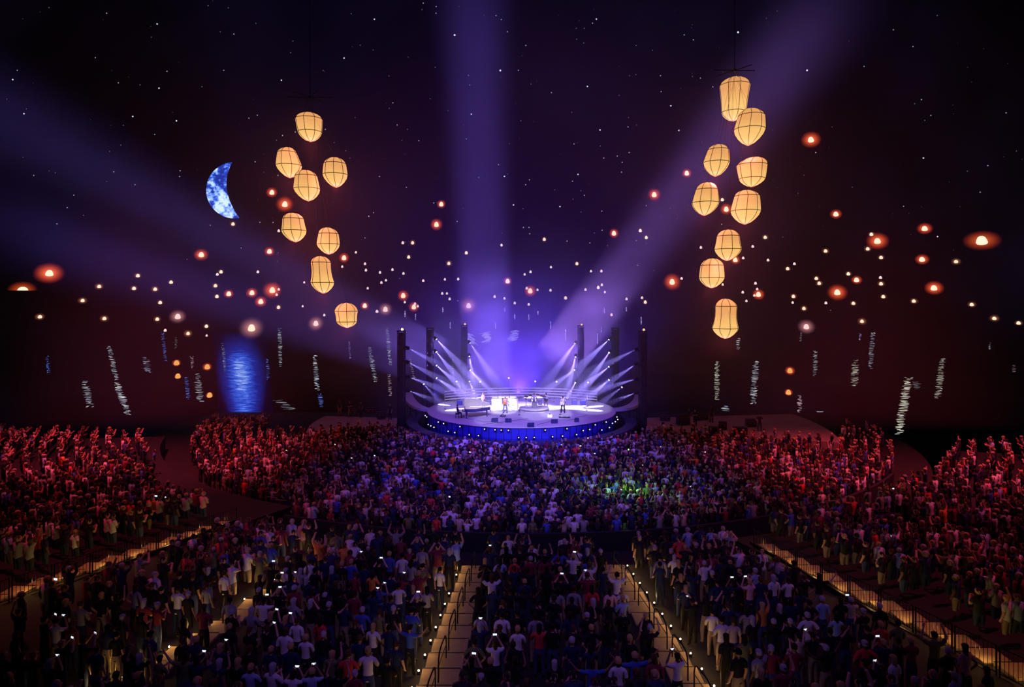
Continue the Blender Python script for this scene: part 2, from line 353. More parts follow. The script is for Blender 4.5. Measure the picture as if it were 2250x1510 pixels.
for ti, sx, sy, ex, ey in BE:
    if ti is not None:
        d = TW[ti][1]; p = P(sx, sy, d); k = cnt.get(ti, 0); cnt[ti] = k+1
        lab = 'white beam light %s on the %s %s tower' % (ordn[k], TW[ti][4], TW[ti][5])
        ax = towers[ti][2]; p.x = ax+(0.62 if p.x > ax else -0.62); p.y = towers[ti][3]-0.1
        if k: pass
        MB().box(((p.x-ax)/2*1.1, 0, p.z-0.22), (0.5, 0.06, 0.06)).build('bracket', M_black, towers[ti][1])
    else:
        d = {929: 78, 1002: 85, 1294: 85, 1369: 77}[sx]; p = P(sx, sy, d)
        lab = 'white beam light on a floor stand %s' % {929: 'between the outer and middle left towers', 1002: 'left of the inner left tower', 1294: 'right of the inner right tower', 1369: 'between the middle and outer right towers'}[sx]
    q = P(ex, ey, d+(1.5 if ti in (0, 5) else -2.2))
    dr = (q-p).normalized(); moving_head(p, dr, lab, ti)
    spot('tower_beam', p+dr*0.27, q, 72000 if ti is not None else 40000, (0.32, 0.24, 1.0), 14.5, 0.35, 0.03)
# ---------------------------------------------------------------- big hanging lanterns
M_paper = bpy.data.materials.new('lit lantern cloth'); nt, N, L = nodes(M_paper)
out = N('ShaderNodeOutputMaterial'); b = N('ShaderNodeBsdfPrincipled'); L(b.outputs[0], out.inputs[0])
b.inputs['Base Color'].default_value = (0.8, 0.62, 0.38, 1); b.inputs['Roughness'].default_value = 0.8; b.inputs['Specular IOR Level'].default_value = 0.1
tc = N('ShaderNodeTexCoord'); sx = N('ShaderNodeSeparateXYZ'); L(tc.outputs['Object'], sx.inputs[0])
nz = N('ShaderNodeTexNoise'); nz.inputs['Scale'].default_value = 1.3; L(tc.outputs['Object'], nz.inputs[0])
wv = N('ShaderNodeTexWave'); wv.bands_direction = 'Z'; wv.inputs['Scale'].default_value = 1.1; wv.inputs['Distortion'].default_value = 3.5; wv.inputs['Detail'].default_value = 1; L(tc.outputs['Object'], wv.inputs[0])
mr = N('ShaderNodeMapRange'); mr.inputs[1].default_value = -1.3; mr.inputs[2].default_value = 1.3; mr.inputs[3].default_value = 0.15; mr.inputs[4].default_value = 1.0; L(sx.outputs[2], mr.inputs[0])  # painted glow: cloth brighter low down, as if lit from inside
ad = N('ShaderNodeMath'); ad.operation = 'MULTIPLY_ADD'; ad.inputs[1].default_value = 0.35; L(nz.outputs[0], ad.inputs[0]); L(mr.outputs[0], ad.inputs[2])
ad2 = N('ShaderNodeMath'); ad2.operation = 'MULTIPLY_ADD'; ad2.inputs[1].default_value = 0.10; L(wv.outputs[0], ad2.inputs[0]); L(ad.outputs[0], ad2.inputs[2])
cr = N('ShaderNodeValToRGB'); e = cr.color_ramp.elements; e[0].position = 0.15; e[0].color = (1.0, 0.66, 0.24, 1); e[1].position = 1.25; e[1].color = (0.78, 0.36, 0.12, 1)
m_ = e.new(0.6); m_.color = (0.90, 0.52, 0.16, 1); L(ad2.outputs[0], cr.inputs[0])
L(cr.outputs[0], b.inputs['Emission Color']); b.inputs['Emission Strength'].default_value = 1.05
M_wire = mat('lantern wire', (0.10, 0.05, 0.02), 0.6)
M_core = emit('lantern bulb', (1.0, 0.72, 0.35), 6)
# top x,y, bottom x,y, upper ring y,x0,x1, lower ring y,x0,x1, waist factor, sides
LL = [(677.7, 247.7, 682.6, 311.5, 262, 649.5, 708, 290.5, 655, 706.5, 1.0), (631.7, 324, 637.4, 391, 335.3, 610.5, 650.5, 364.3, 607, 662.6, 1.0),
      (735.5, 346, 739, 412, 359.8, 712, 759, 384, 709.8, 763, 1.0), (671, 373.8, 677.7, 442, 387, 649.4, 695.8, 415.3, 646, 702, 1.0),
      (642, 468, 649.4, 532, 481, 621.5, 666.4, 507, 619, 672.8, 0.98), (719, 500, 723, 559, 513.8, 700.8, 743, 537, 697, 745.7, 1.0),
      (703.4, 562.8, 711, 644.7, 576.8, 683.8, 726, 621, 683, 733.6, 0.9), (760.8, 665.5, 763, 720, 683.6, 736, 785.7, 707, 740, 783.4, 0.96)]
LR = [(1616.4, 169.6, 1611, 266.4, 188.4, 1581.8, 1647.7, 246.8, 1586.4, 1638.6, 0.98), (1649.8, 238.5, 1643.6, 319.8, 254, 1624, 1679, 284.4, 1614.4, 1680, 1.0),
      (1579, 317.7, 1571.8, 387.8, 329.4, 1556, 1600.6, 357.4, 1545.5, 1602.7, 1.0), (1659.4, 345.3, 1651, 410.8, 362.8, 1620, 1684, 392.8, 1625.6, 1680, 1.0),
      (1553.9, 401, 1547.6, 473.8, 417, 1528.8, 1576.8, 445.8, 1520.5, 1579.7, 1.0), (1639.4, 417.9, 1636.5, 493, 431, 1615.6, 1667.8, 463.8, 1606.9, 1669.8, 1.0),
      (1600.6, 504.6, 1597.7, 573, 519, 1575.6, 1624, 548, 1569.7, 1628.5, 0.98), (1565, 568, 1563.5, 633, 583.5, 1540, 1589, 610.6, 1536.8, 1591, 1.0),
      (1594, 656.5, 1593.5, 744, 673, 1571.8, 1619, 721.6, 1565, 1621.9, 0.9)]
def big_lantern(q, d, label, group, k):
    tx, ty, bx, by, uy, ux0, ux1, ly, lx0, lx1, waist = q
    cen = P((tx+bx)/2, (ty+by)/2, d); s = d/F
    def loc(px, py): p = P(px, py, d)-cen; return p
    o = empty('hanging_lantern', cen); tag(o, label, 'lantern', group)
    rot = rnd.uniform(-0.15, 0.15)+(0.39 if k % 2 else 0.0)
    n = 16; rings = []
    def ring(cx, cyy, rx, dz=0):
        c = loc(cx, cyy); r = rx*s; pts = []
        for i in range(n):
            a = 2*PI*i/n+rot; oct_ = 1.0 if i % 2 == 0 else 0.975
            pts.append(c+Vector((math.cos(a)*r*oct_, math.sin(a)*r*oct_, 0)))
        return pts
    uc, lc = (ux0+ux1)/2, (lx0+lx1)/2; ur, lr = (ux1-ux0)/2+0.3, (lx1-lx0)/2+0.3
    prof = []                                        # (centre x, row, radius)
    for t, f in ((0.0, 0.05), (0.10, 0.42), (0.32, 0.68), (0.62, 0.88)): prof.append((tx+(uc-tx)*t, ty+(uy-ty)*t, ur*f))
    prof.append((uc, uy, ur)); wr = (ur+lr)/2*waist
    for t in (0.25, 0.5, 0.75):
        base = ur+(lr-ur)*t; prof.append((uc+(lc-uc)*t, uy+(ly-uy)*t, base*(1-(1-waist)*math.sin(PI*t)) if waist < 1 else base*(1+0.015*math.sin(PI*t))))
    prof.append((lc, ly, lr))
    for t, f in ((0.3, 0.90), (0.6, 0.68), (0.85, 0.40), (1.0, 0.08)): prof.append((lc+(bx-lc)*t, ly+(by-ly)*t, lr*f))
    vs = []; rr = [ring(*p) for p in prof]
    for r in rr: vs += r
    fs = [(i*n+j, i*n+(j+1) % n, i*n+n+(j+1) % n, i*n+n+j) for i in range(len(rr)-1) for j in range(n)]
    fs += [tuple(range(n)), tuple((len(rr)-1)*n+j for j in range(n-1, -1, -1))]
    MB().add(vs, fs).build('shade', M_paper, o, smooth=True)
    for i in (4, 8): MB().tube([p*1.0+(p-loc(prof[i][0], prof[i][1]))*0.012 for p in rr[i]], 0.028, 5, closed=True).build('hoop', M_wire, o)
    for j in range(0, n, 2):
        MB().tube([rr[i][j]+(rr[i][j]-loc(prof[i][0], prof[i][1]))*0.012 for i in range(len(rr))], 0.024, 5).build('rib', M_wire, o)
    return o, cen, loc(tx, ty)
namesL = ['topmost lantern of the left cluster, broad shouldered and cream', 'tilted lantern below the topmost one, nearest the moon', 'upright lantern on the right edge of the left cluster',
          'lantern tucked under the tilted one in the left cluster', 'lantern level with the moon tip in the left cluster', 'small lantern above the long waisted one, left cluster',
          'long waisted lantern second from the bottom, left cluster', 'squat drum shaped lantern lowest in the left cluster']
namesR = ['tall lantern with draped cloth folds, topmost of the right cluster', 'slanted lantern overlapping the tall topmost one', 'small leaning lantern above the outermost one, right cluster',
          'wide shouldered tilted lantern on the right edge, right cluster', 'round eight sided lantern furthest towards the stage, right cluster', 'large flaring lantern at mid height, right cluster',
          'egg shaped lantern just under the large flaring one', 'small drum shaped lantern second from bottom, right cluster', 'long waisted lantern lowest in the right cluster']
M_cable = mat('thin cable', (0.01, 0.008, 0.008), 0.7)
for side, LST, NM, rx, ry, rw in (('left', LL, namesL, 681, 214, 50), ('right', LR, namesR, 1614, 155, 45)):
    d0 = 60.0; rig = P(rx, ry, d0); r = empty('hanging_rig', rig); tag(r, 'thin crossed black bars holding up the %s lantern cluster' % side, 'rig', 'lantern rigs')
    Lr = rw*d0/F
    for a in (0.05, 1.1, 2.15): v = Vector((math.cos(a)*Lr, math.sin(a)*Lr, 0)); MB().tube([-v, v], 0.045).build('bar', M_black, r)
    MB().lathe([(0.16, -0.1), (0.16, 0.1)], 10).build('hub', M_black, r)
    MB().tube([(0, 0, 0), (0, 0, 12 if side == 'left' else 10)], 0.03, 4).build('cable', M_cable, r)
    for k, q in enumerate(LST):
        dd = d0+(0.0, 1.4, -1.2, 0.9, -0.6, 0.8, -0.8, 1.6, 0)[k] if k else d0
        dd = {1: d0+2.6, 3: d0-0.4}.get(k, dd) if side == 'left' else {0: d0+3.0, 1: d0-0.6}.get(k, dd)
        o, cen, tp = big_lantern(q, dd, NM[k], 'lit cloth lanterns of the %s cluster' % side, k)
        top = cen+tp; bt = P(q[2], q[3]+9, dd); point('lantern_haze_fill', bt, 220, (1.0, 0.10, 0.16), 0.3)  # red point light added under each lantern to tint the haze
        MB().tube([tp, rig+Vector((rnd.uniform(-.5, .5), 0, 0))-cen], 0.008, 4).build('cable', M_cable, o)

# ---------------------------------------------------------------- the night picture on the screen
def patch(px, py, off=0.12):
    p = on_screen(px, py, off); r, u, n = screen_frame(p); return p, r, u, n
def pxs(p): return p.y/F                             # metres per pixel at p
# stars
STARS = """323,50,1 703,87,2 1036,158,3 1372,38,1 1505,52,1 998,245,1 628,380,2 1452,210,1 1542,225,2 1687,154,1 1931,270,1 1916,348,1 114,464,2 84,525,3 158,750,3 174,718,1 45,654,1
1101,470,2 780,546,2 923,560,1 1048,581,3 1475,464,2 1331,572,1 1855,529,3 2130,465,1 875,768,3 1163,797,3 813,826,1 1020,887,2 1641,779,2 1696,760,2 1862,893,2 1823,925,1 1947,871,2
797,957,1 722,998,1 152,1037,1 324,1127,1 365,1140,1 222,1157,2 750,1133,2 703,1197,1 890,1218,2 487,1287,2 443,1369,2 550,1420,1 375,1476,2 1187,1126,2 1184,1164,2 1682,1067,2 1740,1136,1 1832,1157,2 1386,1485,2 1713,1466,2 2145,853,2 2203,940,1""".split()
ST = [(int(a)/3, int(b)/3, int(c)) for a, b, c in (s.split(',') for s in STARS)]
S2 = """65,90,1 218,127,3 540,20,2 625,43,2 532,63,1 624,87,2 775,42,1 940,102,1 1020,103,2 1054,129,2 1094,209,2 747,231,4 125,298,1 210,329,1 18,383,3 441,376,1 619,444,1 314,501,1 1048,465,4 1167,464,2 838,497,2 1054,510,1 847,561,2
586,652,1 340,678,2 316,714,1 857,753,3 704,729,1 91,776,1 368,824,2 436,853,1 805,824,1 400,926,1 511,928,2 824,916,2 1109,948,1 57,1043,1 29,994,1 1036,1086,2 251,1164,2 906,1170,2 1075,1163,3 1096,1148,1 429,1236,2 1216,300,2 1385,611,2 1622,570,3
1681,126,3 1656,153,2 1549,187,1 1602,187,1 1551,258,1 1598,283,1 1943,300,1 2051,331,1 2104,499,2 1941,492,1 1900,499,1 2108,604,2 2172,698,3 2225,860,3 1831,628,1 1705,857,3 1519,740,1 1893,775,1 1890,837,2 1946,824,1 1534,949,2 1707,963,1 1898,1006,2 1819,1029,2 1730,1042,2 1851,1070,2 1847,1135,2
1240,1186,2 1215,1218,2 1560,1150,3 1524,1195,2 1579,1258,1 1602,1288,2 1527,1313,1 1407,1252,1 1135,1351,3 1198,1376,1 1441,1362,3 1580,1398,1 1717,1392,2 2010,1356,2 2168,1375,1 2212,1443,1 609,1338,2 802,1377,1 763,1460,2 213,1402,2 182,1427,2 1240,1499,1 1250,554,1 1183,797,1""".split()
ST += [(750+int(a)/3, int(b)/3, int(c)) for a, b, c in (s.split(',') for s in S2)]
S3 = """10,230,2 71,263,2 365,213,4 623,72,1 551,120,1 1389,196,2 1678,102,1 1518,307,2 1097,271,1 1196,438,2 820,464,4 265,476,1 117,515,2 64,504,1 199,573,2 594,857,1 985,838,1 877,1006,2 799,1156,1 127,937,1 394,972,1 387,1038,1 1574,657,2 1529,684,1 1636,761,2 1596,793,1
2132,744,2 1587,1042,3 2012,1092,2 1961,1267,2 1456,1360,2 1877,1128,1 2200,996,1 1118,1235,1 760,1275,1 257,1479,2 37,1356,1""".split()
ST += [(1500+int(a)/3, int(b)/3, int(c)) for a, b, c in (s.split(',') for s in S3)]
ST += [(890, 532, 1), (1150, 500, 2), (1103, 512, 1), (1323, 506, 2), (1296, 534, 2), (1246, 530, 2), (1306, 512, 1), (1401, 583, 2), (434, 560, 1), (411, 570, 1), (1398, 529, 2), (1335, 539, 1), (1720, 521, 1), (2060, 520, 3), (878, 612, 1), (1825, 682, 1), (600, 489, 2), (530, 545, 2), (611, 556, 1), (609, 574, 1), (810, 475, 2), (821, 467, 1), (802, 523, 2), (1006, 661, 2), (1162, 500, 2), (1164, 514, 2), (1437, 594, 1), (1420, 535, 1)]
random.Random(3).shuffle(ST)
r3 = random.Random(11)
for _ in range(260): ST.append((r3.uniform(-300, 2550), r3.uniform(-500, 560), 0))
for lvl, (rad, st_) in enumerate(((0.75, 0.10), (1.0, 0.22), (1.25, 0.5), (1.7, 0.9), (2.2, 1.1))):
    mb = MB()
    for x, y, c in ST:
        if c != lvl: continue
        p, r, u, n_ = patch(x, y, 0.1); s = pxs(p)*rad
        mb.add([p+r*s*math.cos(2*PI*k/6)+u*s*math.sin(2*PI*k/6) for k in range(6)]+[p+n_*s*0.5], [(k, (k+1) % 6, 6) for k in range(6)])
    o = mb.build('stars', emit('star light', (0.82, 0.86, 1.0), st_))
    tag(o, ('scatter of barely visible pinprick stars across the night screen', 'scatter of dim small stars on the night screen', 'scatter of medium white stars on the night screen', 'scatter of brighter white stars on the night screen', 'the few brightest white stars high on the night screen')[lvl], 'stars', kind='stuff')

# moon: a crescent on the screen
def bez(a, b, c, n): return [(a[0]*(1-t)**2+2*b[0]*t*(1-t)+c[0]*t*t, a[1]*(1-t)**2+2*b[1]*t*(1-t)+c[1]*t*t) for t in [i/n for i in range(n+1)]]
NN = 40; a0 = math.atan2(356-418, 511-515); a1 = math.atan2(479.5-418, 526-515)
a0 += 0; a1 -= 0
aa = [a0-(a0+2*PI-a1)*i/NN for i in range(NN+1)] if a0 < 0 else []
outer = [(515+62*math.cos(a), 418+62*math.sin(a)) for a in aa]
inner = bez((outer[0][0], outer[0][1]), (478, 412), (outer[-1][0], outer[-1][1]), NN)
mp = on_screen(490, 418, 0.15); vs = []; fs = []; K = 8
for i in range(NN+1):
    for k in range(K+1):
        x = outer[i][0]+(inner[i][0]-outer[i][0])*k/K; y = outer[i][1]+(inner[i][1]-outer[i][1])*k/K
        vs.append(on_screen(x, y, 0.15+0.10*math.sin(PI*k/K)*math.sin(PI*i/NN))-mp)
fs = [(i*(K+1)+k, i*(K+1)+k+1, (i+1)*(K+1)+k+1, (i+1)*(K+1)+k) for i in range(NN) for k in range(K)]
M_moon = bpy.data.materials.new('moon surface'); nt, N, L = nodes(M_moon)
out = N('ShaderNodeOutputMaterial'); e = N('ShaderNodeEmission'); L(e.outputs[0], out.inputs[0])
tc = N('ShaderNodeTexCoord'); nz = N('ShaderNodeTexNoise'); nz.inputs['Scale'].default_value = 0.9; nz.inputs['Detail'].default_value = 7; nz.inputs['Roughness'].default_value = 0.72; L(tc.outputs['Object'], nz.inputs[0])
vo = N('ShaderNodeTexVoronoi'); vo.inputs['Scale'].default_value = 1.4; L(tc.outputs['Object'], vo.inputs[0])
sx = N('ShaderNodeSeparateXYZ'); L(tc.outputs['Generated'], sx.inputs[0])
ma = N('ShaderNodeMath'); ma.operation = 'MULTIPLY_ADD'; ma.inputs[1].default_value = -0.14; L(vo.outputs[0], ma.inputs[0]); nc = N('ShaderNodeMath'); nc.operation = 'MULTIPLY_ADD'; nc.inputs[1].default_value = 2.1; nc.inputs[2].default_value = -0.50; L(nz.outputs[0], nc.inputs[0]); L(nc.outputs[0], ma.inputs[2])
mz = N('ShaderNodeMath'); mz.operation = 'MULTIPLY_ADD'; mz.inputs[1].default_value = -0.16; L(sx.outputs[2], mz.inputs[0]); L(ma.outputs[0], mz.inputs[2])
mx = N('ShaderNodeMath'); mx.operation = 'MULTIPLY_ADD'; mx.inputs[1].default_value = -0.16; L(sx.outputs[0], mx.inputs[0]); L(mz.outputs[0], mx.inputs[2])
cr = N('ShaderNodeValToRGB'); E = cr.color_ramp.elements; E[0].position = 0.22; E[0].color = (0.008, 0.025, 0.27, 1); E[1].position = 0.60; E[1].color = (0.55, 0.72, 1.0, 1)
k_ = E.new(0.33); k_.color = (0.03, 0.10, 0.62, 1); k_ = E.new(0.43); k_.color = (0.18, 0.34, 0.95, 1); L(mx.outputs[0], cr.inputs[0]); L(cr.outputs[0], e.inputs[0]); e.inputs[1].default_value = 1.5
M_moon.cycles.emission_sampling = 'NONE'
o = MB().add(vs, fs).build('crescent_moon', M_moon, loc=mp); tag(o, 'bright blue crescent moon with cratered surface on the night screen', 'moon')

# small lantern images in the night picture: x, y, halo radius (0 = none), kind
SM = """108.5,600.7,22,r 50,638,30,h 218,629.6,7,o 181.6,660.6,7,o 87.8,696.3,7,o 303,605.9,6,o 294.5,633.8,6,o 341,635.6,7,o 375.9,620.3,5,o 352,665,5,o 390.6,695.8,14,p 229.4,700,7,o 345.6,701.5,6,o 363,726,4,s 413.3,733,8,o 442.3,560,12,r
388,797.6,6,w 390.9,826.7,4,w 597.5,423,10,r 626,449,17,r 512,492.4,6,o 612.5,507.3,4,s 592,552.7,9,r 485.7,597.5,5,o 477.5,603,4,s 566.6,597.5,4,s 473.4,628,6,o 502.8,645.8,8,r 476.7,651.5,5,o 553.6,643.6,10,r 598.4,638,18,r 612.5,636,3,s 607.9,647.7,3,s
573,663,11,r 612,675.4,6,o 755.9,566.8,10,r 752,586,3,s 782,554.6,3,s 802,579.8,4,s 804,593.7,4,s 808,633.6,3,s 668.4,620.6,2,s 665,673,2,s 712.4,692.5,3,s 801.5,672,8,r 827.8,684.4,4,s 694,711,16,p 552.7,721,24,m 453.6,717,5,o 455.4,806.4,7,w 460.5,868.5,5,w 454,737.5,2,s
969.6,448.8,8,r 959,493.5,12,r 885,533.6,5,s 906.6,533.6,6,o 898,565,5,o 862.3,592.6,4,s 886.5,601,4,s 835,598.8,4,s 848,616,3,s 838,621,4,s 930,617,4,s 986.3,579,7,o 1024.6,555.7,5,o 1102,538.8,4,s 977.5,614,3,s 1006.7,613.3,4,s 971.6,645,4,s 982,645,3,s 988,657,4,s
886,649.8,11,r 889.5,664,3,s 911.8,667.7,4,s 909.4,674.7,10,r 918,673,3,s 846.8,680,14,p 829,684.6,4,s 1029.6,672,20,p 1115.4,618,8,r 1152.7,603,3,s 1165.7,597.4,4,s 1157.3,633.5,4,s 1165,639.5,12,r 1086.8,651.8,4,s 1108.4,655.8,3,s 1131,666,4,s 1161.7,669,4,s
1437.4,428,13,r 1196,526,5,o 1349,512.8,9,r 1406.9,506.8,5,o 1420,522,5,o 1267.6,579.5,5,o 1210.6,587,3,s 1298.6,596,3,s 1321.4,595.8,4,s 1181,637,3,s 1209.6,638,4,s 1286.5,636.5,4,s 1314.5,632,4,o 1322.4,626,4,s 1329,642,3,s 1242.8,654.8,5,o 1476.8,619.6,18,r 1497.6,612,4,s 1376.7,657,4,s 1410.6,654.4,4,s 1417.8,664,5,o 1343.7,691.8,4,s
1595.9,460,12,r 1587,439,5,o 1836.6,470.7,9,r 1681.3,521.6,6,o 1654,541.7,4,s 1540,543.8,4,s 1633,567,4,s 1615.6,571,9,r 1687.6,571.8,4,s 1814,551.7,6,o 1745.5,579.8,4,s 1730.6,590.6,5,o 1793.6,612,5,o 1800,622.6,6,o 1864,601.9,5,o 1588,625.4,3,s 1660,622.6,4,s 1663.7,635.3,3,s 1666.4,647.2,11,r 1657.5,649.3,3,s 1632,642.3,4,s
1640,661.4,3,s 1743.3,651.4,6,o 1741.7,665,3,s 1766.4,678,6,o 1839.7,642.8,17,r 1814.7,665.8,4,s 1875,666.7,5,o 1771.7,718.2,15,p 1781.7,307.3,17,r 1509,380.7,9,r 1914.6,515,5,o 1927.8,530,18,r 1906.6,547,6,o 1935.8,566,5,o 2031.6,502.5,11,r 2025.8,570.3,10,r 2100.6,575,7,o 2157,529,34,b
1882,615.4,8,r 1934.7,610,4,s 1935.8,623.7,6,o 2052,633,14,r 1940.7,652,5,o 2007.8,661.8,6,o 2135,669.4,6,o 1893.9,706.3,8,o 2184.7,699.7,7,o 2238,710,5,o 1735.5,814.8,8,w 1732.4,862.4,6,w""".split()
def halo_mat(name, c_in, c_out, k):
    m = bpy.data.materials.new(name); nt, N, L = nodes(m); out = N('ShaderNodeOutputMaterial'); e = N('ShaderNodeEmission'); tr = N('ShaderNodeBsdfTransparent'); ad = N('ShaderNodeAddShader')
    at = N('ShaderNodeAttribute'); at.attribute_name = 'fall'; pw = N('ShaderNodeMath'); pw.operation = 'POWER'; pw.inputs[1].default_value = k; L(at.outputs['Fac'], pw.inputs[0])
    mx = N('ShaderNodeMix'); mx.data_type = 'RGBA'; mx.inputs[6].default_value = c_out+(1,); mx.inputs[7].default_value = c_in+(1,); L(at.outputs['Fac'], mx.inputs[0])
    L(mx.outputs[2], e.inputs[0]); L(pw.outputs[0], e.inputs[1]); L(e.outputs[0], ad.inputs[0]); L(tr.outputs[0], ad.inputs[1]); L(ad.outputs[0], out.inputs[0]); m.cycles.emission_sampling = 'NONE'; return m
H_red = halo_mat('red glow pixels', (1.8, 0.30, 0.10), (1.1, 0.03, 0.015), 1.5)
H_org = halo_mat('orange glow pixels', (1.1, 0.36, 0.18), (0.3, 0.06, 0.03), 2.4)
H_pnk = halo_mat('pink glow pixels', (1.0, 0.38, 0.36), (0.20, 0.06, 0.12), 1.3)
H_big = halo_mat('deep orange glow pixels', (1.0, 0.16, 0.03), (0.5, 0.02, 0.005), 1.2)
M_sl = emit('small lantern light', (1.0, 0.80, 0.58), 1.3); M_slp = emit('small pink lantern light', (1.0, 0.74, 0.72), 1.1); M_slw = emit('reflected lantern light', (1.0, 0.45, 0.12), 1.0)
def add_halo(parent, rad, r, u, n_, m, sx=1.0, half=False):
    K, M2 = 24, 5; vs = [Vector((0, 0, 0))]; fa = [1.0]
    for j in range(1, M2+1):
        for k in range(K):
            a = 2*PI*k/K; yy = math.sin(a)*rad*j/M2; yy = max(yy, -0.03*rad) if half else yy
            vs.append(r*math.cos(a)*rad*sx*j/M2+u*yy); fa.append(1-j/M2)
    fs = [(0, 1+k, 1+(k+1) % K) for k in range(K)]+[(1+j*K+k, 1+(j+1)*K+k, 1+(j+1)*K+(k+1) % K, 1+j*K+(k+1) % K) for j in range(M2-1) for k in range(K)]
    mb = MB().add([v-n_*0.05 for v in vs], fs); o = mb.build('glow', m, parent)
    at = o.data.attributes.new('fall', 'FLOAT', 'POINT'); at.data.foreach_set('value', fa)
near_txt = {(108, 600): 'small lantern image with red glow far over the left seats', (626, 449): 'red glowing lantern image between the moon and the left cluster', (598, 638): 'red glowing lantern image with two tiny ones beside it, left of the long waisted lantern',
    (552, 721): 'white hot lantern image with wide pale halo above the blue moon reflection', (694, 711): 'pink glowing lantern image left of the squat drum lantern', (1029, 672): 'pink glowing lantern image above the inner left tower',
    (1165, 639): 'red glowing lantern image touching a tiny one above the stage centre', (1476, 619): 'large red glowing lantern image between stage and right cluster', (1437, 428): 'red glowing lantern image high between stage and right cluster',
    (1595, 460): 'red glowing lantern image wedged inside the right cluster', (1781, 307): 'highest red glowing lantern image, right of the right cluster', (1839, 642): 'orange glowing lantern image right of the right cluster, low',
    (1771, 718): 'pale glowing lantern image at the waterline right of the right cluster', (1927, 530): 'orange glowing lantern image flanked by two tiny ones', (2157, 529): 'largest orange haloed lantern, far right of the night screen',
    (50, 638): 'half hidden lantern with wide red halo, far left of the night screen', (959, 493): 'red glowing lantern image high above the inner left tower', (969, 448): 'small red haloed lantern image above another, high left of the stage',
    (846, 680): 'pink glowing lantern image right of the squat drum lantern', (886, 649): 'red glowing lantern image above the outer left tower', (390, 695): 'pink glowing lantern image low left of the moon', (2052, 633): 'red glowing lantern image low below the largest orange one',
    (455, 806): 'lantern reflected in the water left of the moon reflection', (460, 868): 'orange lantern reflection lowest on the left water', (388, 797): 'orange ringed lantern reflection left of the pink streak', (390, 826): 'small orange lantern reflection under a ringed one',
    (1735, 814): 'lantern reflection on the water at right, upper of two', (1732, 862): 'orange lantern reflection on the water at right, lower of two'}
gen = {'s': ('tiny pinkish lantern drifting unhaloed in the night sky picture', 'tiny unhaloed lanterns in the night picture'), 'o': ('small warm lantern with faint orange halo in the night sky picture', 'small faintly haloed lanterns in the night picture'),
       'r': ('small bright lantern with red halo in the night sky picture', 'red haloed lanterns in the night picture'), 'p': ('bright lantern with soft pink halo in the night picture', 'pink haloed lanterns in the night picture'), 'w': ('orange lantern reflection on the dark water', 'lantern reflections on the water'),
       'm': ('', ''), 'b': ('', ''), 'h': ('', '')}
LM = [(505, 418, 'the crescent moon'), (681, 214, 'the left lantern rig')]+[((q[0]+q[2])/2, (q[1]+q[3])/2, n_) for q, n_ in zip(LL+LR, ['the topmost left cluster lantern', 'the tilted left cluster lantern', 'the upright left cluster lantern', 'the tucked left cluster lantern', 'the moon-level cluster lantern', 'the small cluster lantern at left', 'the long waisted left lantern', 'the squat drum lantern',
    'the tall draped lantern', 'the slanted overlapping lantern', 'the small leaning lantern', 'the wide shouldered lantern', 'the eight sided lantern', 'the large flaring lantern', 'the egg shaped lantern', 'the small drum lantern', 'the lowest right cluster lantern'])]
LM += [(882, 728, 'the outer left tower'), (945, 722, 'the middle left tower'), (1020, 716, 'the inner left tower'), (1276, 717, 'the inner right tower'), (1352, 722, 'the middle right tower'), (1412, 729, 'the outer right tower'), (1145, 640, 'the touching red lantern pair'), (1437, 428, 'the high red lantern'), (1476, 620, 'the large red lantern'),
       (1781, 307, 'the highest red lantern'), (1839, 643, 'the low orange lantern'), (1927, 530, 'the flanked orange lantern'), (2157, 529, 'the largest orange lantern'), (108, 600, 'the far left red lantern'), (50, 638, 'the half hidden red lantern'), (552, 721, 'the white hot lantern'), (598, 638, 'the red lantern trio'), (959, 493, 'the high red lantern left of centre'), (1771, 718, 'the pale waterline lantern'), (537, 830, 'the moon reflection')]
def where(x, y):
    c = min(LM, key=lambda q: math.hypot(q[0]-x, q[1]-y)); dx, dy = x-c[0], y-c[1]; a = math.degrees(math.atan2(dy, dx)) % 360
    return c, ('right of', 'below right of', 'below', 'below left of', 'left of', 'above left of', 'above', 'above right of')[int((a+22.5)//45) % 8], math.hypot(dx, dy)
def auto_labels(items):                              # items: (key, x, y, text)
    g = {}
    for k, x, y, t in items: c, d, r = where(x, y); g.setdefault((t, c[2], d), []).append((r, k))
    res = {}
    for (t, c, d), l in g.items():
        l.sort(); 
        for i, (r, k) in enumerate(l): res[k] = '%s %s %s%s' % (t, d, c, '' if len(l) == 1 else ', '+('nearest', 'second nearest', 'third nearest', 'fourth nearest', 'fifth nearest', 'sixth nearest')[min(i, 5)])
    return res
_it = []
for i_, s_ in enumerate(SM):
    a, b_, h, kd = s_.split(',')
    if (int(float(a)), int(float(b_))) not in near_txt: _it.append((s_, float(a), float(b_), {'s': 'tiny unhaloed lantern image', 'o': 'small faintly haloed lantern image', 'r': 'red haloed lantern image', 'p': 'pink haloed lantern image', 'w': 'lantern reflection'}.get(kd, 'lantern')))
AL = auto_labels(_it)
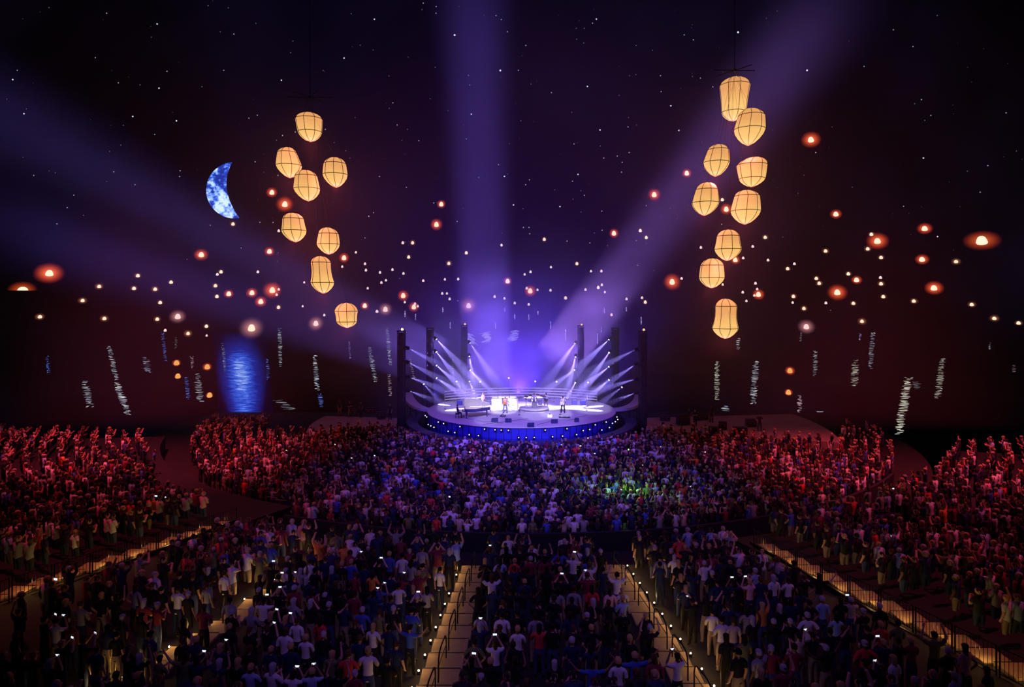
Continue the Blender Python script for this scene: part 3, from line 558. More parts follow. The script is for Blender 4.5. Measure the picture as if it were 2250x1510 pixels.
for s_ in SM:
    a, b_, h, kd = s_.split(','); x, y, h = float(a), float(b_), float(h)
    p, r, u, n_ = patch(x, y, 0.3); m = pxs(p)
    o = empty('lantern_image', p); lab = near_txt.get((int(x), int(y)))  # image on the screen, modelled as a small raised body
    tag(o, lab or AL[s_], 'lantern', gen[kd][1] or None)
    rb = {'s': 2.6, 'o': 3.2, 'r': 3.6+h*0.12, 'p': 5.2, 'm': 7.0, 'b': 9.0, 'h': 8.0, 'w': 5.0}[kd]
    if kd == 's': rb = 1.6+h*0.28
    ex = 1.0+0.5*max(0, abs(x-CX)/1000-0.35); 
    prof = [(0.25, 1.15), (0.62, 0.85), (0.86, 0.2), (1.0, -0.45), (0.8, -0.9), (0.3, -1.05)]
    if kd == 'h': prof = [(0.3, 0.95), (0.75, 0.6), (1.0, 0.05), (1.0, 0.0)]
    n = 10; vs = []
    for rr_, zz in prof:
        for k in range(n): t = 2*PI*k/n; vs.append((r*math.cos(t)*rr_*ex+n_*math.sin(t)*rr_*0.35+u*zz)*rb*m)
    fs = [(i*n+k, i*n+(k+1) % n, i*n+n+(k+1) % n, i*n+n+k) for i in range(len(prof)-1) for k in range(n)]+[tuple(range(n)), tuple((len(prof)-1)*n+k for k in range(n-1, -1, -1))]
    MB().add(vs, fs).build('lantern_body', M_slw if kd == 'w' else M_slp if kd in 'sp' else M_sl, o, smooth=True)
    if h >= 4 and kd != 's':
        hm = {'r': H_red, 'o': H_org, 'p': H_pnk, 'm': H_pnk, 'b': H_big, 'h': H_big, 'w': H_red}[kd]
        add_halo(o, (h+3)*m*(1.0 if kd not in 'bh' else 0.62), r, u, n_, hm, {'b': 1.75, 'h': 1.5}.get(kd, ex), kd == 'h')
        if kd == 'm': add_halo(o, 14*m, r, u, n_*0.5, H_org)

# ripples of reflected light on the dark water: x0,y0,x1,y1,width,colour,strength
M_rip = {}
def rip_mat(c, s):
    k = (c, round(s, 2))
    if k not in M_rip: M_rip[k] = emit('ripple light', c, s)
    return M_rip[k]
Wt, Bl, Pk, Yl, Vi = (0.62, 0.68, 0.85), (0.06, 0.16, 0.75), (0.8, 0.5, 0.6), (0.8, 0.78, 0.62), (0.45, 0.38, 0.9)
RF = [(104, 783, 107, 820, 10, Bl, .7, 'short blue light streak on the far left water'), (186, 838, 198, 894, 22, Wt, .5, 'pale light streak on the water, second from the far left'),
      (240, 762, 256, 835, 15, Wt, .55, 'long slanted blue white streak, upper half, left water'), (256, 842, 283, 913, 21, Wt, .75, 'long slanted white streak, lower half, left water'), (321, 786, 325, 818, 20, (.45, .5, .75), .35, 'square patch of faint ripples on the left water'),
      (357, 730, 364, 795, 10, Bl, .5, 'thin dim blue streak below the small lanterns at left'), (388, 742, 386, 766, 8, Wt, .18, 'very faint ripple above the ringed lantern reflection'), (421, 784, 423, 810, 10, Pk, .4, 'short pink streak between two lantern reflections'),
      (409, 830, 414, 877, 12, Bl, .6, 'blue streak under the pink streak'), (432, 822, 441, 884, 20, Wt, .45, 'white rippled streak left of the moon reflection'), (489, 755, 495, 820, 9, Wt, .3, 'faint streak touching the upper left of the moon reflection'),
      (614, 722, 617, 806, 12, Wt, .45, 'white blue streak right of the moon reflection'), (587, 790, 590, 838, 10, Bl, .55, 'dim blue streak hugging the moon reflection'), (692, 782, 697, 858, 14, Wt, .65, 'white streak under the long lantern'),
      (702, 866, 708, 896, 13, Bl, .7, 'blue and pink streak at the crowd line left of stage'), (612, 880, 640, 903, 36, Wt, .25, 'broad faint ripples at the crowd line left'), (767, 752, 769, 790, 7, Vi, .35, 'thin violet streak beside the squat lantern'),
      (812, 764, 826, 840, 14, Wt, .55, 'slanted white streak left of the outer left tower'), (850, 722, 858, 805, 11, Wt, .45, 'thin white streak beside the outer left tower'), (855, 824, 858, 872, 11, Pk, .6, 'pinkish streak beside the foot of the outer left tower'),
      (900, 790, 912, 836, 8, Pk, .3, 'faint pink streak behind the left beams'), (994, 790, 996, 830, 6, Wt, .3, 'thin pale streak between the left towers'),
      (1623, 744, 1621, 768, 13, Wt, .5, 'short white ripple below the lowest right lantern'), (1576, 795, 1575, 880, 15, Yl, .55, 'greenish white streak, first right of the stage'), (1660, 795, 1655, 890, 19, Wt, .55, 'blue white streak, second right of the stage'),
      (1592, 893, 1598, 910, 22, Wt, .4, 'small bright ripple at the wing platform'), (1758, 870, 1756, 914, 14, Pk, .7, 'pink and blue streak right of the lantern reflections'), (1800, 905, 1808, 938, 34, Wt, .6, 'broad white ripples at the crowd line right'),
      (1792, 772, 1791, 828, 13, Wt, .38, 'grey streak, third right of the stage'), (1880, 792, 1877, 850, 20, Yl, .45, 'wide pale streak, fourth right of the stage'), (1918, 732, 1912, 810, 15, Wt, .5, 'tall blue white streak above the wide pale one'),
      (1996, 830, 1975, 954, 26, Yl, .9, 'brightest yellowish streak reaching the right seats'), (2012, 840, 2020, 856, 26, Wt, .2, 'faint ripples beside the brightest right streak'), (2071, 788, 2060, 876, 20, Yl, .45, 'slanted pale streak near the right edge'),
      (2175, 754, 2175, 770, 7, Wt, .35, 'tiny grey ripple at the right edge'), (2228, 803, 2228, 820, 11, Pk, .3, 'tiny pink ripple at the right edge'), (1760, 732, 1759, 750, 6, Wt, .4, 'tiny ripple under the pale waterline lantern'), (1890, 733, 1890, 747, 7, Vi, .5, 'tiny violet ripple at right')]
for (x, y, h) in ((890, 690, 12), (913, 697, 12), (989, 716, 14), (973, 682, 12), (1089, 716, 14), (1109, 681, 8), (1131, 696, 10), (1162, 697, 10), (1182, 688, 8), (1210, 716, 16), (1243, 737, 24), (1376, 680, 7), (1328, 682, 10), (1409, 706, 16), (1321, 724, 10), (1313, 745, 22)):
    RF.append((x, y-h/2, x, y+h/2, 3, Vi, 1.0, None))
rr5 = random.Random(5)
GL = auto_labels([((q[0], q[1]), q[0], q[1], 'violet glint on the water') for q in RF if q[7] is None])
for q in RF:
    x0, y0, x1, y1, wd, c, s, lab = q; mb = MB(); base = on_screen((x0+x1)/2, (y0+y1)/2, 0.14)
    mats_ = [rip_mat(c, s*0.35), rip_mat(c, s*0.75), rip_mat(tuple(min(1, v*1.3+.1) for v in c), s*1.1)]
    y = y0
    while y < y1:
        t = (y-y0)/(y1-y0+1e-6); env = 0.55+0.45*math.sin(PI*min(1, max(0, t)))
        for _ in range(2):
            hw = wd/2*env*rr5.uniform(0.3, 1.0); hh = rr5.uniform(0.4, 1.1) if wd > 4 else 1.6
            xc = x0+(x1-x0)*t+rr5.uniform(-1, 1)*(wd/2-hw)*0.9; sl = rr5.uniform(-1.2, 1.2) if wd > 4 else 0
            mb.cur = rr5.choice((0, 0, 1, 1, 2)); off = rr5.uniform(0.12, 0.16)
            pts = [(-1, 0), (-.6, -.7), (0, -1), (.6, -.7), (1, 0), (.6, .7), (0, 1), (-.6, .7)]
            mb.add([on_screen(xc+hw*a, y+hh*b2+sl*a, off)-base for a, b2 in pts], [tuple(range(8))])
        y += rr5.uniform(2.0, 4.6) if wd > 4 else 1.6
    o = mb.build('water_reflection', mats_, loc=base); tag(o, lab or GL[(x0, y0)], 'reflection', None if lab else 'tiny violet glints behind the stage')
# bright ripple patches above the stage
for cx_, cy_, nm in ((1035, 745, 'torn violet ripple patch beside the inner left tower'), (1068, 741, 'torn white ripple patch above the stage, left of two'), (1124, 738, 'torn white ripple patch above the stage, right of two')):
    mb = MB(); base = on_screen(cx_, cy_, .14); mats_ = [rip_mat(Vi, .4), rip_mat((.6, .55, .95), .75)]
    for i in range(34):
        t = i/33; yy = cy_-11+22*t; hw = rr5.uniform(3, 9); xc = cx_+rr5.uniform(-7, 7)+(8*(1-t) if cx_ > 1100 else (-4+8*t)); mb.cur = rr5.choice((0, 0, 1)); off = rr5.uniform(.12, .16)
        mb.add([on_screen(xc+hw*a, yy+0.8*b2-hw*a*0.22*(1 if cx_ > 1050 else -2), off)-base for a, b2 in ((-1, 0), (-.5, -1), (.5, -1), (1, 0), (.5, 1), (-.5, 1))], [tuple(range(6))])
    o = mb.build('water_reflection', mats_, loc=base); tag(o, nm, 'reflection')
# the moon's broad blue reflection
M_mr = bpy.data.materials.new('moonlit water pixels'); nt, N, L = nodes(M_mr)
out = N('ShaderNodeOutputMaterial'); e = N('ShaderNodeEmission'); tr = N('ShaderNodeBsdfTransparent'); ad = N('ShaderNodeAddShader'); L(e.outputs[0], ad.inputs[0]); L(tr.outputs[0], ad.inputs[1]); L(ad.outputs[0], out.inputs[0])
at = N('ShaderNodeAttribute'); at.attribute_name = 'fall'; uv = N('ShaderNodeAttribute'); uv.attribute_name = 'pic'
mp_ = N('ShaderNodeMapping'); mp_.inputs['Scale'].default_value = (0.9, 13, 1); L(uv.outputs['Vector'], mp_.inputs[0])
nz = N('ShaderNodeTexNoise'); nz.inputs['Scale'].default_value = 3.2; nz.inputs['Detail'].default_value = 4; nz.inputs['Distortion'].default_value = 0.7; L(mp_.outputs[0], nz.inputs[0])
c1 = N('ShaderNodeValToRGB'); c1.color_ramp.elements[0].position = 0.36; c1.color_ramp.elements[0].color = (.12, .12, .12, 1); c1.color_ramp.elements[1].position = 0.64; L(nz.outputs[0], c1.inputs[0])
c2 = N('ShaderNodeValToRGB'); E = c2.color_ramp.elements; E[0].position = 0; E[0].color = (0, 0, 0.01, 1); E[1].position = 1; E[1].color = (0.35, 0.52, 1.0, 1); k_ = E.new(0.35); k_.color = (0.004, 0.02, 0.30, 1); k_ = E.new(0.68); k_.color = (0.03, 0.12, 0.80, 1)
mm = N('ShaderNodeMath'); mm.operation = 'MULTIPLY'; L(c1.outputs[0], mm.inputs[0]); mm.inputs[1].default_value = 0.55
mf = N('ShaderNodeMath'); mf.operation = 'ADD'; mf.inputs[1].default_value = 0.5; L(mm.outputs[0], mf.inputs[0]); mg = N('ShaderNodeMath'); mg.operation = 'MULTIPLY'; L(mf.outputs[0], mg.inputs[0]); L(at.outputs['Fac'], mg.inputs[1])
L(mg.outputs[0], c2.inputs[0]); L(c2.outputs[0], e.inputs[0]); M_mr.cycles.emission_sampling = 'NONE'
mb = MB(); base = on_screen(537, 830, .14); NX, NY = 24, 40; vs = []; fa = []; pc = []
for j in range(NY+1):
    for i in range(NX+1):
        a, b2 = -1+2*i/NX, j/NY; cxm = 526+16*b2; hw = 60
        vs.append(on_screen(cxm+a*hw, 730+190*b2, .13)-base)
        ve = min(1, b2/0.34)**1.1*min(1, (1.0-b2)/0.03+0.35)
        wv_ = 0.50+0.24*math.sin(PI*min(1, b2*1.05)); f = max(0, 1-(abs(a+0.04)/(wv_*1.30))**2)**1.5
        fa.append(max(0, min(1, f*ve*(0.70+0.36*math.exp(-((b2-0.5)/0.24)**2)*math.exp(-((a+.12)/.35)**2))))); pc.append((a, b2*2, 0))
mb.add(vs, [(j*(NX+1)+i, j*(NX+1)+i+1, (j+1)*(NX+1)+i+1, (j+1)*(NX+1)+i) for j in range(NY) for i in range(NX)])
o = mb.build('moon_reflection', M_mr, loc=base); tag(o, 'wide rippled blue column of moonlight reflected on the dark water', 'reflection')
o.data.attributes.new('fall', 'FLOAT', 'POINT').data.foreach_set('value', fa)
o.data.attributes.new('pic', 'FLOAT_VECTOR', 'POINT').data.foreach_set('vector', [c for v in pc for c in v])
# ---------------------------------------------------------------- people
M_skin = objcol_mat('skin', 0.6); M_fab = objcol_mat('clothing', 0.85); M_hairm = objcol_mat('hair', 0.6)
M_eye = mat('dark eyes', (0.02, 0.015, 0.01), 0.3)
def skeleton(pose):
    """joint positions of a figure 1.72 m tall facing +y, feet at z=0; returns points, edges, radii, region of each edge"""
    pts, ed, rad, reg = [], [], [], []
    def J(x, y, z, r, parent=None, rg=None):
        pts.append((x, y, z)); rad.append(r)
        if parent is not None: ed.append((parent, len(pts)-1)); reg.append(rg)
        return len(pts)-1
    sit = pose.get('sit', False); lean = pose.get('lean', 0.0)
    pz = 0.92 if not sit else 0.52
    pel = J(0, 0, pz, (0.150, 0.115))
    wst = J(0, 0.01+lean*.3, pz+0.16, (0.130, 0.10), pel, 'torso')
    che = J(0, 0.01+lean*.8, pz+0.36, (0.168, 0.115), wst, 'torso')
    nb = J(0, lean, pz+0.53, (0.095, 0.075), che, 'torso')
    nk = J(0, lean+0.01, pz+0.60, (0.052, 0.055), nb, 'neck')
    hd = J(0, lean+0.02, pz+0.665, (0.075, 0.085), nk, 'head')
    hd2 = J(0, lean+0.022, pz+0.74, (0.078, 0.098), hd, 'head'); J(0, lean+0.012, pz+0.80, (0.05, 0.065), hd2, 'head')
    for s in (-1, 1):
        a = pose['L' if s < 0 else 'R']; sh = J(s*0.185, lean, pz+0.47, (0.062, 0.060), nb, 'torso')
        el = J(s*a[0][0], a[0][1]+lean, pz+a[0][2], (0.044, 0.044), sh, 'sleeve')
        wr = J(s*a[1][0], a[1][1]+lean, pz+a[1][2], (0.029, 0.026), el, 'arm')
        e, w_ = Vector(pts[el]), Vector(pts[wr]); hnd = w_+(w_-e).normalized()*0.085; J(hnd.x, hnd.y, hnd.z, (0.040, 0.020), wr, 'hand')
        sw = pose.get('stance', 0.11)
        if sit:
            kn = J(s*0.14, 0.42, 0.50, (0.065, 0.065), pel, 'leg'); an = J(s*0.14, 0.40, 0.10, (0.042, 0.042), kn, 'leg')
        else:
            hp = J(s*0.095, 0, pz-0.08, (0.095, 0.098), pel, 'leg'); kn = J(s*(sw), 0.02, 0.49, (0.064, 0.066), hp, 'leg'); an = J(s*(sw+.02), -0.01, 0.09, (0.042, 0.044), kn, 'leg')
        p = pts[an]; J(p[0]+s*0.01, p[1]+0.12, 0.04, (0.042, 0.032), an, 'foot')
    return pts, ed, rad, reg
A_DOWN = ((0.23, -0.03, 0.20), (0.25, 0.06, -0.04))
POSES = {
    'standing with arms down': dict(L=A_DOWN, R=A_DOWN),
    'clapping': dict(L=((0.26, 0.10, 0.24), (0.06, 0.32, 0.40)), R=((0.26, 0.10, 0.24), (0.06, 0.32, 0.40))),
    'holding both arms overhead': dict(L=((0.34, 0.04, 0.66), (0.26, 0.08, 0.92)), R=((0.34, 0.04, 0.66), (0.26, 0.08, 0.92))),
    'raising the right arm': dict(L=A_DOWN, R=((0.30, 0.06, 0.68), (0.24, 0.12, 0.93)), lean=0.02),
    'holding a phone up': dict(L=((0.27, 0.18, 0.44), (0.10, 0.30, 0.68)), R=((0.27, 0.18, 0.44), (0.10, 0.30, 0.68))),
    'with arms crossed': dict(L=((0.25, 0.08, 0.22), (-0.02, 0.24, 0.30)), R=((0.25, 0.08, 0.22), (-0.02, 0.21, 0.26))),
    'with hands on hips': dict(L=((0.36, -0.06, 0.26), (0.20, 0.04, 0.06)), R=((0.36, -0.06, 0.26), (0.20, 0.04, 0.06)), stance=0.15),
    'with arms spread wide': dict(L=((0.42, 0.04, 0.52), (0.58, 0.06, 0.72)), R=((0.42, 0.04, 0.52), (0.58, 0.06, 0.72)), stance=0.14),
}
PK = list(POSES)
def body_mesh(pose, level):
    pts, ed, rad, reg = skeleton(pose)
    me = bpy.data.meshes.new('body_src'); me.from_pydata(pts, ed, []); o = bpy.data.objects.new('body_src', me); C.objects.link(o)
    md = o.modifiers.new('skin', 'SKIN'); md.use_smooth_shade = True; md.branch_smoothing = 0.4
    sv = me.skin_vertices[0].data
    for i, r in enumerate(rad): sv[i].radius = r; sv[i].use_root = (i == 0)
    if level: s = o.modifiers.new('sub', 'SUBSURF'); s.levels = level; s.render_levels = level
    dg = bpy.context.evaluated_depsgraph_get(); ev = o.evaluated_get(dg); m2 = bpy.data.meshes.new_from_object(ev)
    bpy.data.objects.remove(o); P3 = [Vector(p) for p in pts]; regs = []
    for f in m2.polygons:
        c = f.center; best = 1e9; rg = None
        for (a, b), r_ in zip(ed, reg):
            A, B = P3[a], P3[b]; ab = B-A; t = max(0, min(1, (c-A).dot(ab)/ab.length_squared)); d = (c-(A+ab*t)).length-(rad[a][0]*(1-t)+rad[b][0]*t)*0.6
            if d < best: best = d; rg = r_
            if r_ == 'sleeve' and rg == 'sleeve' and d <= best and t > 0.72 and not pose.get('long'): rg = 'arm'
        if rg in ('arm', 'hand') and abs(c.x) < 0.18 and c.y < 0.13 and c.z < 1.15: rg = 'leg' if c.z < 0.95 else 'torso'
        regs.append(rg)
    return m2, regs, pts
def submesh(me, regs, keep, off, name, m, zmax=None):
    vs = [v.co+v.normal*off for v in me.vertices]; fs = [tuple(p.vertices) for p, r in zip(me.polygons, regs) if r in keep]
    used = sorted({i for f in fs for i in f}); mp = {v: i for i, v in enumerate(used)}
    n = bpy.data.meshes.new(name); n.from_pydata([vs[i] for i in used], [], [tuple(mp[i] for i in f) for f in fs]); n.update(); n.materials.append(m)
    n.polygons.foreach_set('use_smooth', [True]*len(fs)); return n
def hair_mesh(pts, style):
    h = Vector(pts[6]); mb = MB(); n = 12; prof = {'short': (0.0, 1.0), 'long': (-0.30, 1.05), 'cap': (0.02, 1.03), 'bun': (-0.02, 1.0)}[style]
    vs = []; rows = 7
    for j in range(rows):
        t = j/(rows-1); el = PI/2*(1-t)
        for k in range(n):
            a = 2*PI*k/n+PI/n; back = -math.sin(a)
            drop = 0 if t < 1 else (0.05 if back > -0.2 else -0.035)
            if style == 'long' and back > 0.0 and t > 0.8: drop = 0.08+(t-0.8)/0.2*0.14
            r = 1.04 if not (style == 'long' and drop > 0.07) else 0.9
            x = math.cos(a)*math.cos(el)*0.088*r*prof[1]; y = math.sin(a)*math.cos(el)*0.108*r*prof[1]-0.006; z = math.sin(el)*0.098+0.012-drop
            vs.append(h+Vector((x, y, z)))
    fs = [(j*n+k, j*n+(k+1) % n, (j+1)*n+(k+1) % n, (j+1)*n+k) for j in range(rows-1) for k in range(n)]+[tuple(range(n))]
    mb.add(vs, fs)
    if style == 'bun': mb.ball(h+Vector((0, -0.10, 0.07)), 0.045, 8, 5)
    if style == 'cap': mb.add([h+Vector((x, y, 0.035)) for x, y in ((-.07, .07), (-.05, .17), (.05, .17), (.07, .07))]+[h+Vector((x, y, 0.05)) for x, y in ((-.07, .07), (-.05, .17), (.05, .17), (.07, .07))], [(0, 1, 2, 3), (7, 6, 5, 4), (0, 4, 5, 1), (1, 5, 6, 2), (2, 6, 7, 3)])
    return mb.mesh('hair', M_hairm, True)
def add_details(me, pts, regs):
    """face, ears, fingers joined onto the body mesh"""
    bm = bmesh.new(); bm.from_mesh(me); mb = MB(); h = Vector(pts[6])
    mb.ball(h+Vector((0, 0.104, -0.018)), 0.016, 6, 4, (0.8, 1.1, 1.4))
    for s in (-1, 1): mb.ball(h+Vector((s*0.083, 0.0, -0.01)), 0.022, 6, 4, (0.35, 0.8, 1.2))
    mb.box(h+Vector((0, 0.092, -0.055)), (0.04, 0.014, 0.010))
    neye = len(mb.f)
    for s in (-1, 1): mb.ball(h+Vector((s*0.030, 0.090, 0.008)), 0.010, 6, 4)
    idx = [i for i in range(len(pts))]
    for hi in (11, 18) if len(pts) >= 20 else ():
        pass
    return bm, mb, neye
BODY = {}
def figure_meshes(key, pose):
    if key in BODY: return BODY[key]
    me, regs, pts = body_mesh(pose, 1)
    # joints: hand index = after shoulder, elbow, wrist of each side
    hands = [i for i in range(len(pts)) if i in (11, 11)]
    mb = MB(); mb.v = [tuple(v.co) for v in me.vertices]; mb.f = [tuple(p.vertices) for p in me.polygons]; mb.mi = [0]*len(mb.f)
    h = Vector(pts[6]); mb.cur = 0
    mb.ball(h+Vector((0, 0.104, -0.018)), 0.016, 6, 4, (0.8, 1.1, 1.4))
    for s in (-1, 1): mb.ball(h+Vector((s*0.083, 0.0, -0.01)), 0.022, 6, 4, (0.35, 0.8, 1.2))
    mb.box(h+Vector((0, 0.090, -0.055)), (0.04, 0.014, 0.010))
    mb.cur = 1
    for s in (-1, 1): mb.ball(h+Vector((s*0.030, 0.092, 0.008)), 0.010, 6, 4)
    mb.cur = 0; per = (len(pts)-8)//2
    for si, s in enumerate((-1, 1)):
        b0 = 8+si*per; wr, hn = Vector(pts[b0+2]), Vector(pts[b0+3]); d = (hn-wr).normalized(); side = d.cross(Vector((0, 1, 0.2))).normalized(); nr = side.cross(d)
        for k in range(4):
            o_ = side*(-0.027+0.018*k); ln = (0.060, 0.072, 0.068, 0.052)[k]; q = hn+o_*1.0
            mb.tube([q-d*0.01, q+d*ln*0.5+nr*0.004, q+d*ln*0.85+nr*0.022], [0.0085, 0.008, 0.006], 5)
        t0 = wr+d*0.03; mb.tube([t0-side*0.02*s, t0-side*0.05*s+d*0.02, t0-side*0.058*s+d*0.05], [0.011, 0.009, 0.007], 5)
    body = mb.mesh('body', [M_skin, M_eye], True)
    shirt_r = {'torso', 'sleeve'}
    R = dict(body=body, shirt=submesh(me, regs, shirt_r, 0.012, 'shirt', M_fab), trousers=submesh(me, regs, {'leg'}, 0.012, 'trousers', M_fab), shoes=[submesh(me, [r if (p_.center.x > 0) == sd else None for r, p_ in zip(regs, me.polygons)], {'foot'}, 0.010, 'shoe', M_fab) for sd in (True, False)],
             pts=pts, per=per, hair={st_: hair_mesh(pts, st_) for st_ in ('short', 'long', 'cap', 'bun')})
    BODY[key] = R; return R
SHIRTS = [('white', (0.75, 0.75, 0.78)), ('black', (0.015, 0.015, 0.018)), ('red', (0.65, 0.05, 0.05)), ('blue', (0.06, 0.12, 0.5)), ('grey', (0.3, 0.3, 0.32)), ('dark navy', (0.02, 0.03, 0.09)),
          ('pale pink', (0.75, 0.4, 0.48)), ('light blue', (0.35, 0.5, 0.75)), ('olive', (0.16, 0.18, 0.08)), ('maroon', (0.22, 0.03, 0.05)), ('orange', (0.75, 0.28, 0.05)), ('beige', (0.6, 0.5, 0.38))]
SW = [5, 18, 1.2, 1.5, 2.5, 8, .7, 1.2, 2, 2.5, .3, .4]
SKINS = [(0.62, 0.36, 0.26), (0.5, 0.28, 0.19), (0.68, 0.42, 0.32), (0.30, 0.16, 0.10), (0.14, 0.07, 0.045)]
HAIRS = [('dark', (0.02, 0.013, 0.01)), ('brown', (0.08, 0.04, 0.02)), ('blond', (0.5, 0.34, 0.14)), ('grey', (0.42, 0.42, 0.44)), ('black', (0.008, 0.008, 0.01))]
PANTS = [(0.02, 0.03, 0.07), (0.015, 0.015, 0.018), (0.04, 0.06, 0.14), (0.25, 0.2, 0.14)]
def make_person(loc, rz, posekey, shirt, hair, hstyle, label, group=None, scale=1.0, skin=None, pants=None, pose=None, name='person'):
    R = figure_meshes(posekey, pose or POSES[posekey]); o = bpy.data.objects.new(name, R['body']); C.objects.link(o)
    o.location = loc; o.rotation_euler = (0, 0, rz); o.scale = (scale*rnd.uniform(.94, 1.1), scale*rnd.uniform(.94, 1.08), scale); sk = skin or rnd.choice(SKINS); o.color = sk+(1,)
    for nm, me, col in (('shirt', R['shirt'], shirt), ('trousers', R['trousers'], pants or rnd.choice(PANTS)), ('shoe', R['shoes'][0], (0.03, 0.03, 0.03)), ('shoe', R['shoes'][1], (0.03, 0.03, 0.03)), ('hair', R['hair'][hstyle], hair)):
        c = bpy.data.objects.new('cap' if (nm == 'hair' and hstyle == 'cap') else nm, me); c.color = tuple(col)+(1,); link(c, o)
    tag(o, label, 'person', group); return o
SHW = 0
M_phone = mat('phone case', (0.02, 0.02, 0.025), 0.4); M_pscr = emit('lit phone screen', (0.75, 0.85, 1.0), 1.2)
PH = {}
def make_phone(loc, rz, label, group, bright=True, s=1.0):
    if not PH:
        PH['case'] = MB().bevbox((0, 0, 0), (0.155, 0.012, 0.078), 0.004).mesh('phone', M_phone); PH['scr'] = MB().box((0, -0.0085, 0), (0.125, 0.003, 0.056)).mesh('screen', M_pscr)
    o = bpy.data.objects.new('phone', PH['case']); C.objects.link(o); o.location = loc; o.rotation_euler = (-0.12, 0, rz)
    c = bpy.data.objects.new('screen', PH['scr']); link(c, o); tag(o, label, 'phone', group); return o

# ---------------------------------------------------------------- terraces, aisles
AISLES = [-90, -50, -37, -25, -14, -3.7, 5.1, 16, 28, 42, 56]
ANAME = {-90: 'far left aisle', -50: 'second left aisle', -37: 'dark left aisle', -25: 'left railing', -14: 'lamplit left stairs', -3.7: 'left centre stairs', 5.1: 'right centre stairs', 16: 'right railing', 28: 'the dark right aisle', 42: 'the second right aisle', 56: 'the outermost right aisle'}
PIT = 1.05
def zrow(R): return 1.3+0.04*(R-35)
def row_R(i, th): return (41.6 if -20 < th < 22 else 37.2)+PIT*i
mb = MB()
for i in range(21):
    for a0, a1, st_, off in ((-72, -25, 34.9, 0), (-25, 16, 41.6, 0), (16, 64, 39.1, 0)):
        R0 = st_+PIT*i-0.55
        if R0 > 56.5: continue
        ring_slab(R0, R0+PIT, a0, a1, -0.2 if i == 0 else zrow(R0)-0.3, zrow(R0+0.55), 20, mb)
tag(mb.build('floor_terraces', M_terrace), 'dark stepped seating terraces facing the stage', kind='structure')
# aisle treads (lit stairs)
def aisle_stairs(th, R0, R1, wdt, label):
    o = empty('aisle_stairs', S(R0, th, 0)); tag(o, label, 'stairs'); o['kind'] = 'structure'; b0 = S(R0, th, 0); k = 0; R = R0
    while R < R1:
        z = zrow(R)+0.02; c = S(R+PIT/2, th, z+0.03)-b0
        c.x += math.sin(math.radians(th))*0.12; sp_ = MB().bevbox(c, (wdt, PIT-0.045, 0.14), 0.02, Matrix.Rotation(math.radians(th*0.1), 3, 'Z')).build('step', M_wood, o)
        MB().box(c+Vector((0, PIT/2-0.05, 0.072)), (wdt, 0.05, 0.01)).build('shadow_strip', M_black, sp_)  # black strip drawn in for the shadow line between treads
        c = S(R+0.05, th, z+0.10)-b0; R += PIT; k += 1
    return o
aisle_stairs(-3.7, 41.2, 56, 1.25, 'left centre lamplit wooden coloured stairs between seat blocks')
aisle_stairs(5.1, 41.2, 56, 1.05, 'right centre lamplit wooden coloured stairs between seat blocks')
aisle_stairs(-14, 41.2, 56, 1.0, 'lamplit stairs hidden among people left of centre')
aisle_stairs(-25.85, 38.5, 54, 0.95, 'lamplit stairs behind the left railing')
aisle_stairs(16.9, 40.0, 56, 1.0, 'lamplit stairs behind the right railing')
M_bulb = emit('step lamp bulb', (1.0, 0.75, 0.4), 8)
def step_lamp(p, label, group, power=5, every=True):
    o = empty('step_lamp', p); tag(o, label, 'lamp', group)
    MB().bevbox((0, 0, 0.05), (0.09, 0.09, 0.1), 0.01).build('housing', M_black, o)
    MB().ball((0, 0, 0.12), 0.035, 6, 4).build('bulb', M_bulb, o)
    if every: point('step_lamp_light', Vector(p)+Vector((0, 0, 0.40)), power*1.0, (1.0, 0.56, 0.16), 0.04)
ordw = ['lowest', 'second', 'third', 'fourth', 'fifth', 'sixth', 'seventh', 'eighth', 'ninth', 'tenth', 'eleventh', 'twelfth', 'thirteenth', 'fourteenth', 'fifteenth']
for th, nm, sd in ((-3.7, 'the left centre stairs', -0.75), (5.1, 'the right centre stairs', 0.68), (-14, 'the lamplit left stairs', -0.6)):
    for k in range(13):
        R = 41.5+PIT*k; a = th+math.degrees(sd/R)
        step_lamp(S(R, a, zrow(R)+0.02), '%s step lamp from the stage beside %s' % ('first' if k == 0 else ordw[k], nm), 'step lamps beside %s' % nm, 7 if th == -3.7 else 9)
# black hoop handrails on the centre stairs
for th, nm in ((-3.7, 'the left centre stairs'), (5.1, 'the right centre stairs')):
    for k in range(7):
        R = 41.6+2*PIT*k; zz = zrow(R)+0.1; o = empty('hoop_handrail', S(R, th, zz)); tag(o, 'black hoop handrail on %s, %s from the stage' % (nm, 'first' if k == 0 else ordw[k]), 'handrail', 'hoop handrails on %s' % nm)
        b0 = S(R, th, zz); pts = []
        for (dr, z) in ((0, 0), (0, .55), (.08, .78), (.25, .88), (1.0, .95), (1.35, .90), (1.5, .75), (1.55, .5), (1.55, 0.06)): pts.append(S(R+dr, th, zz+z)-b0)
        MB().tube(pts, 0.024, 6).build('hoop', M_black, o)
        MB().tube([S(R+.05, th, zz+.5)-b0, S(R+1.5, th, zz+.55)-b0], 0.016, 5).build('mid_rail', M_black, o)
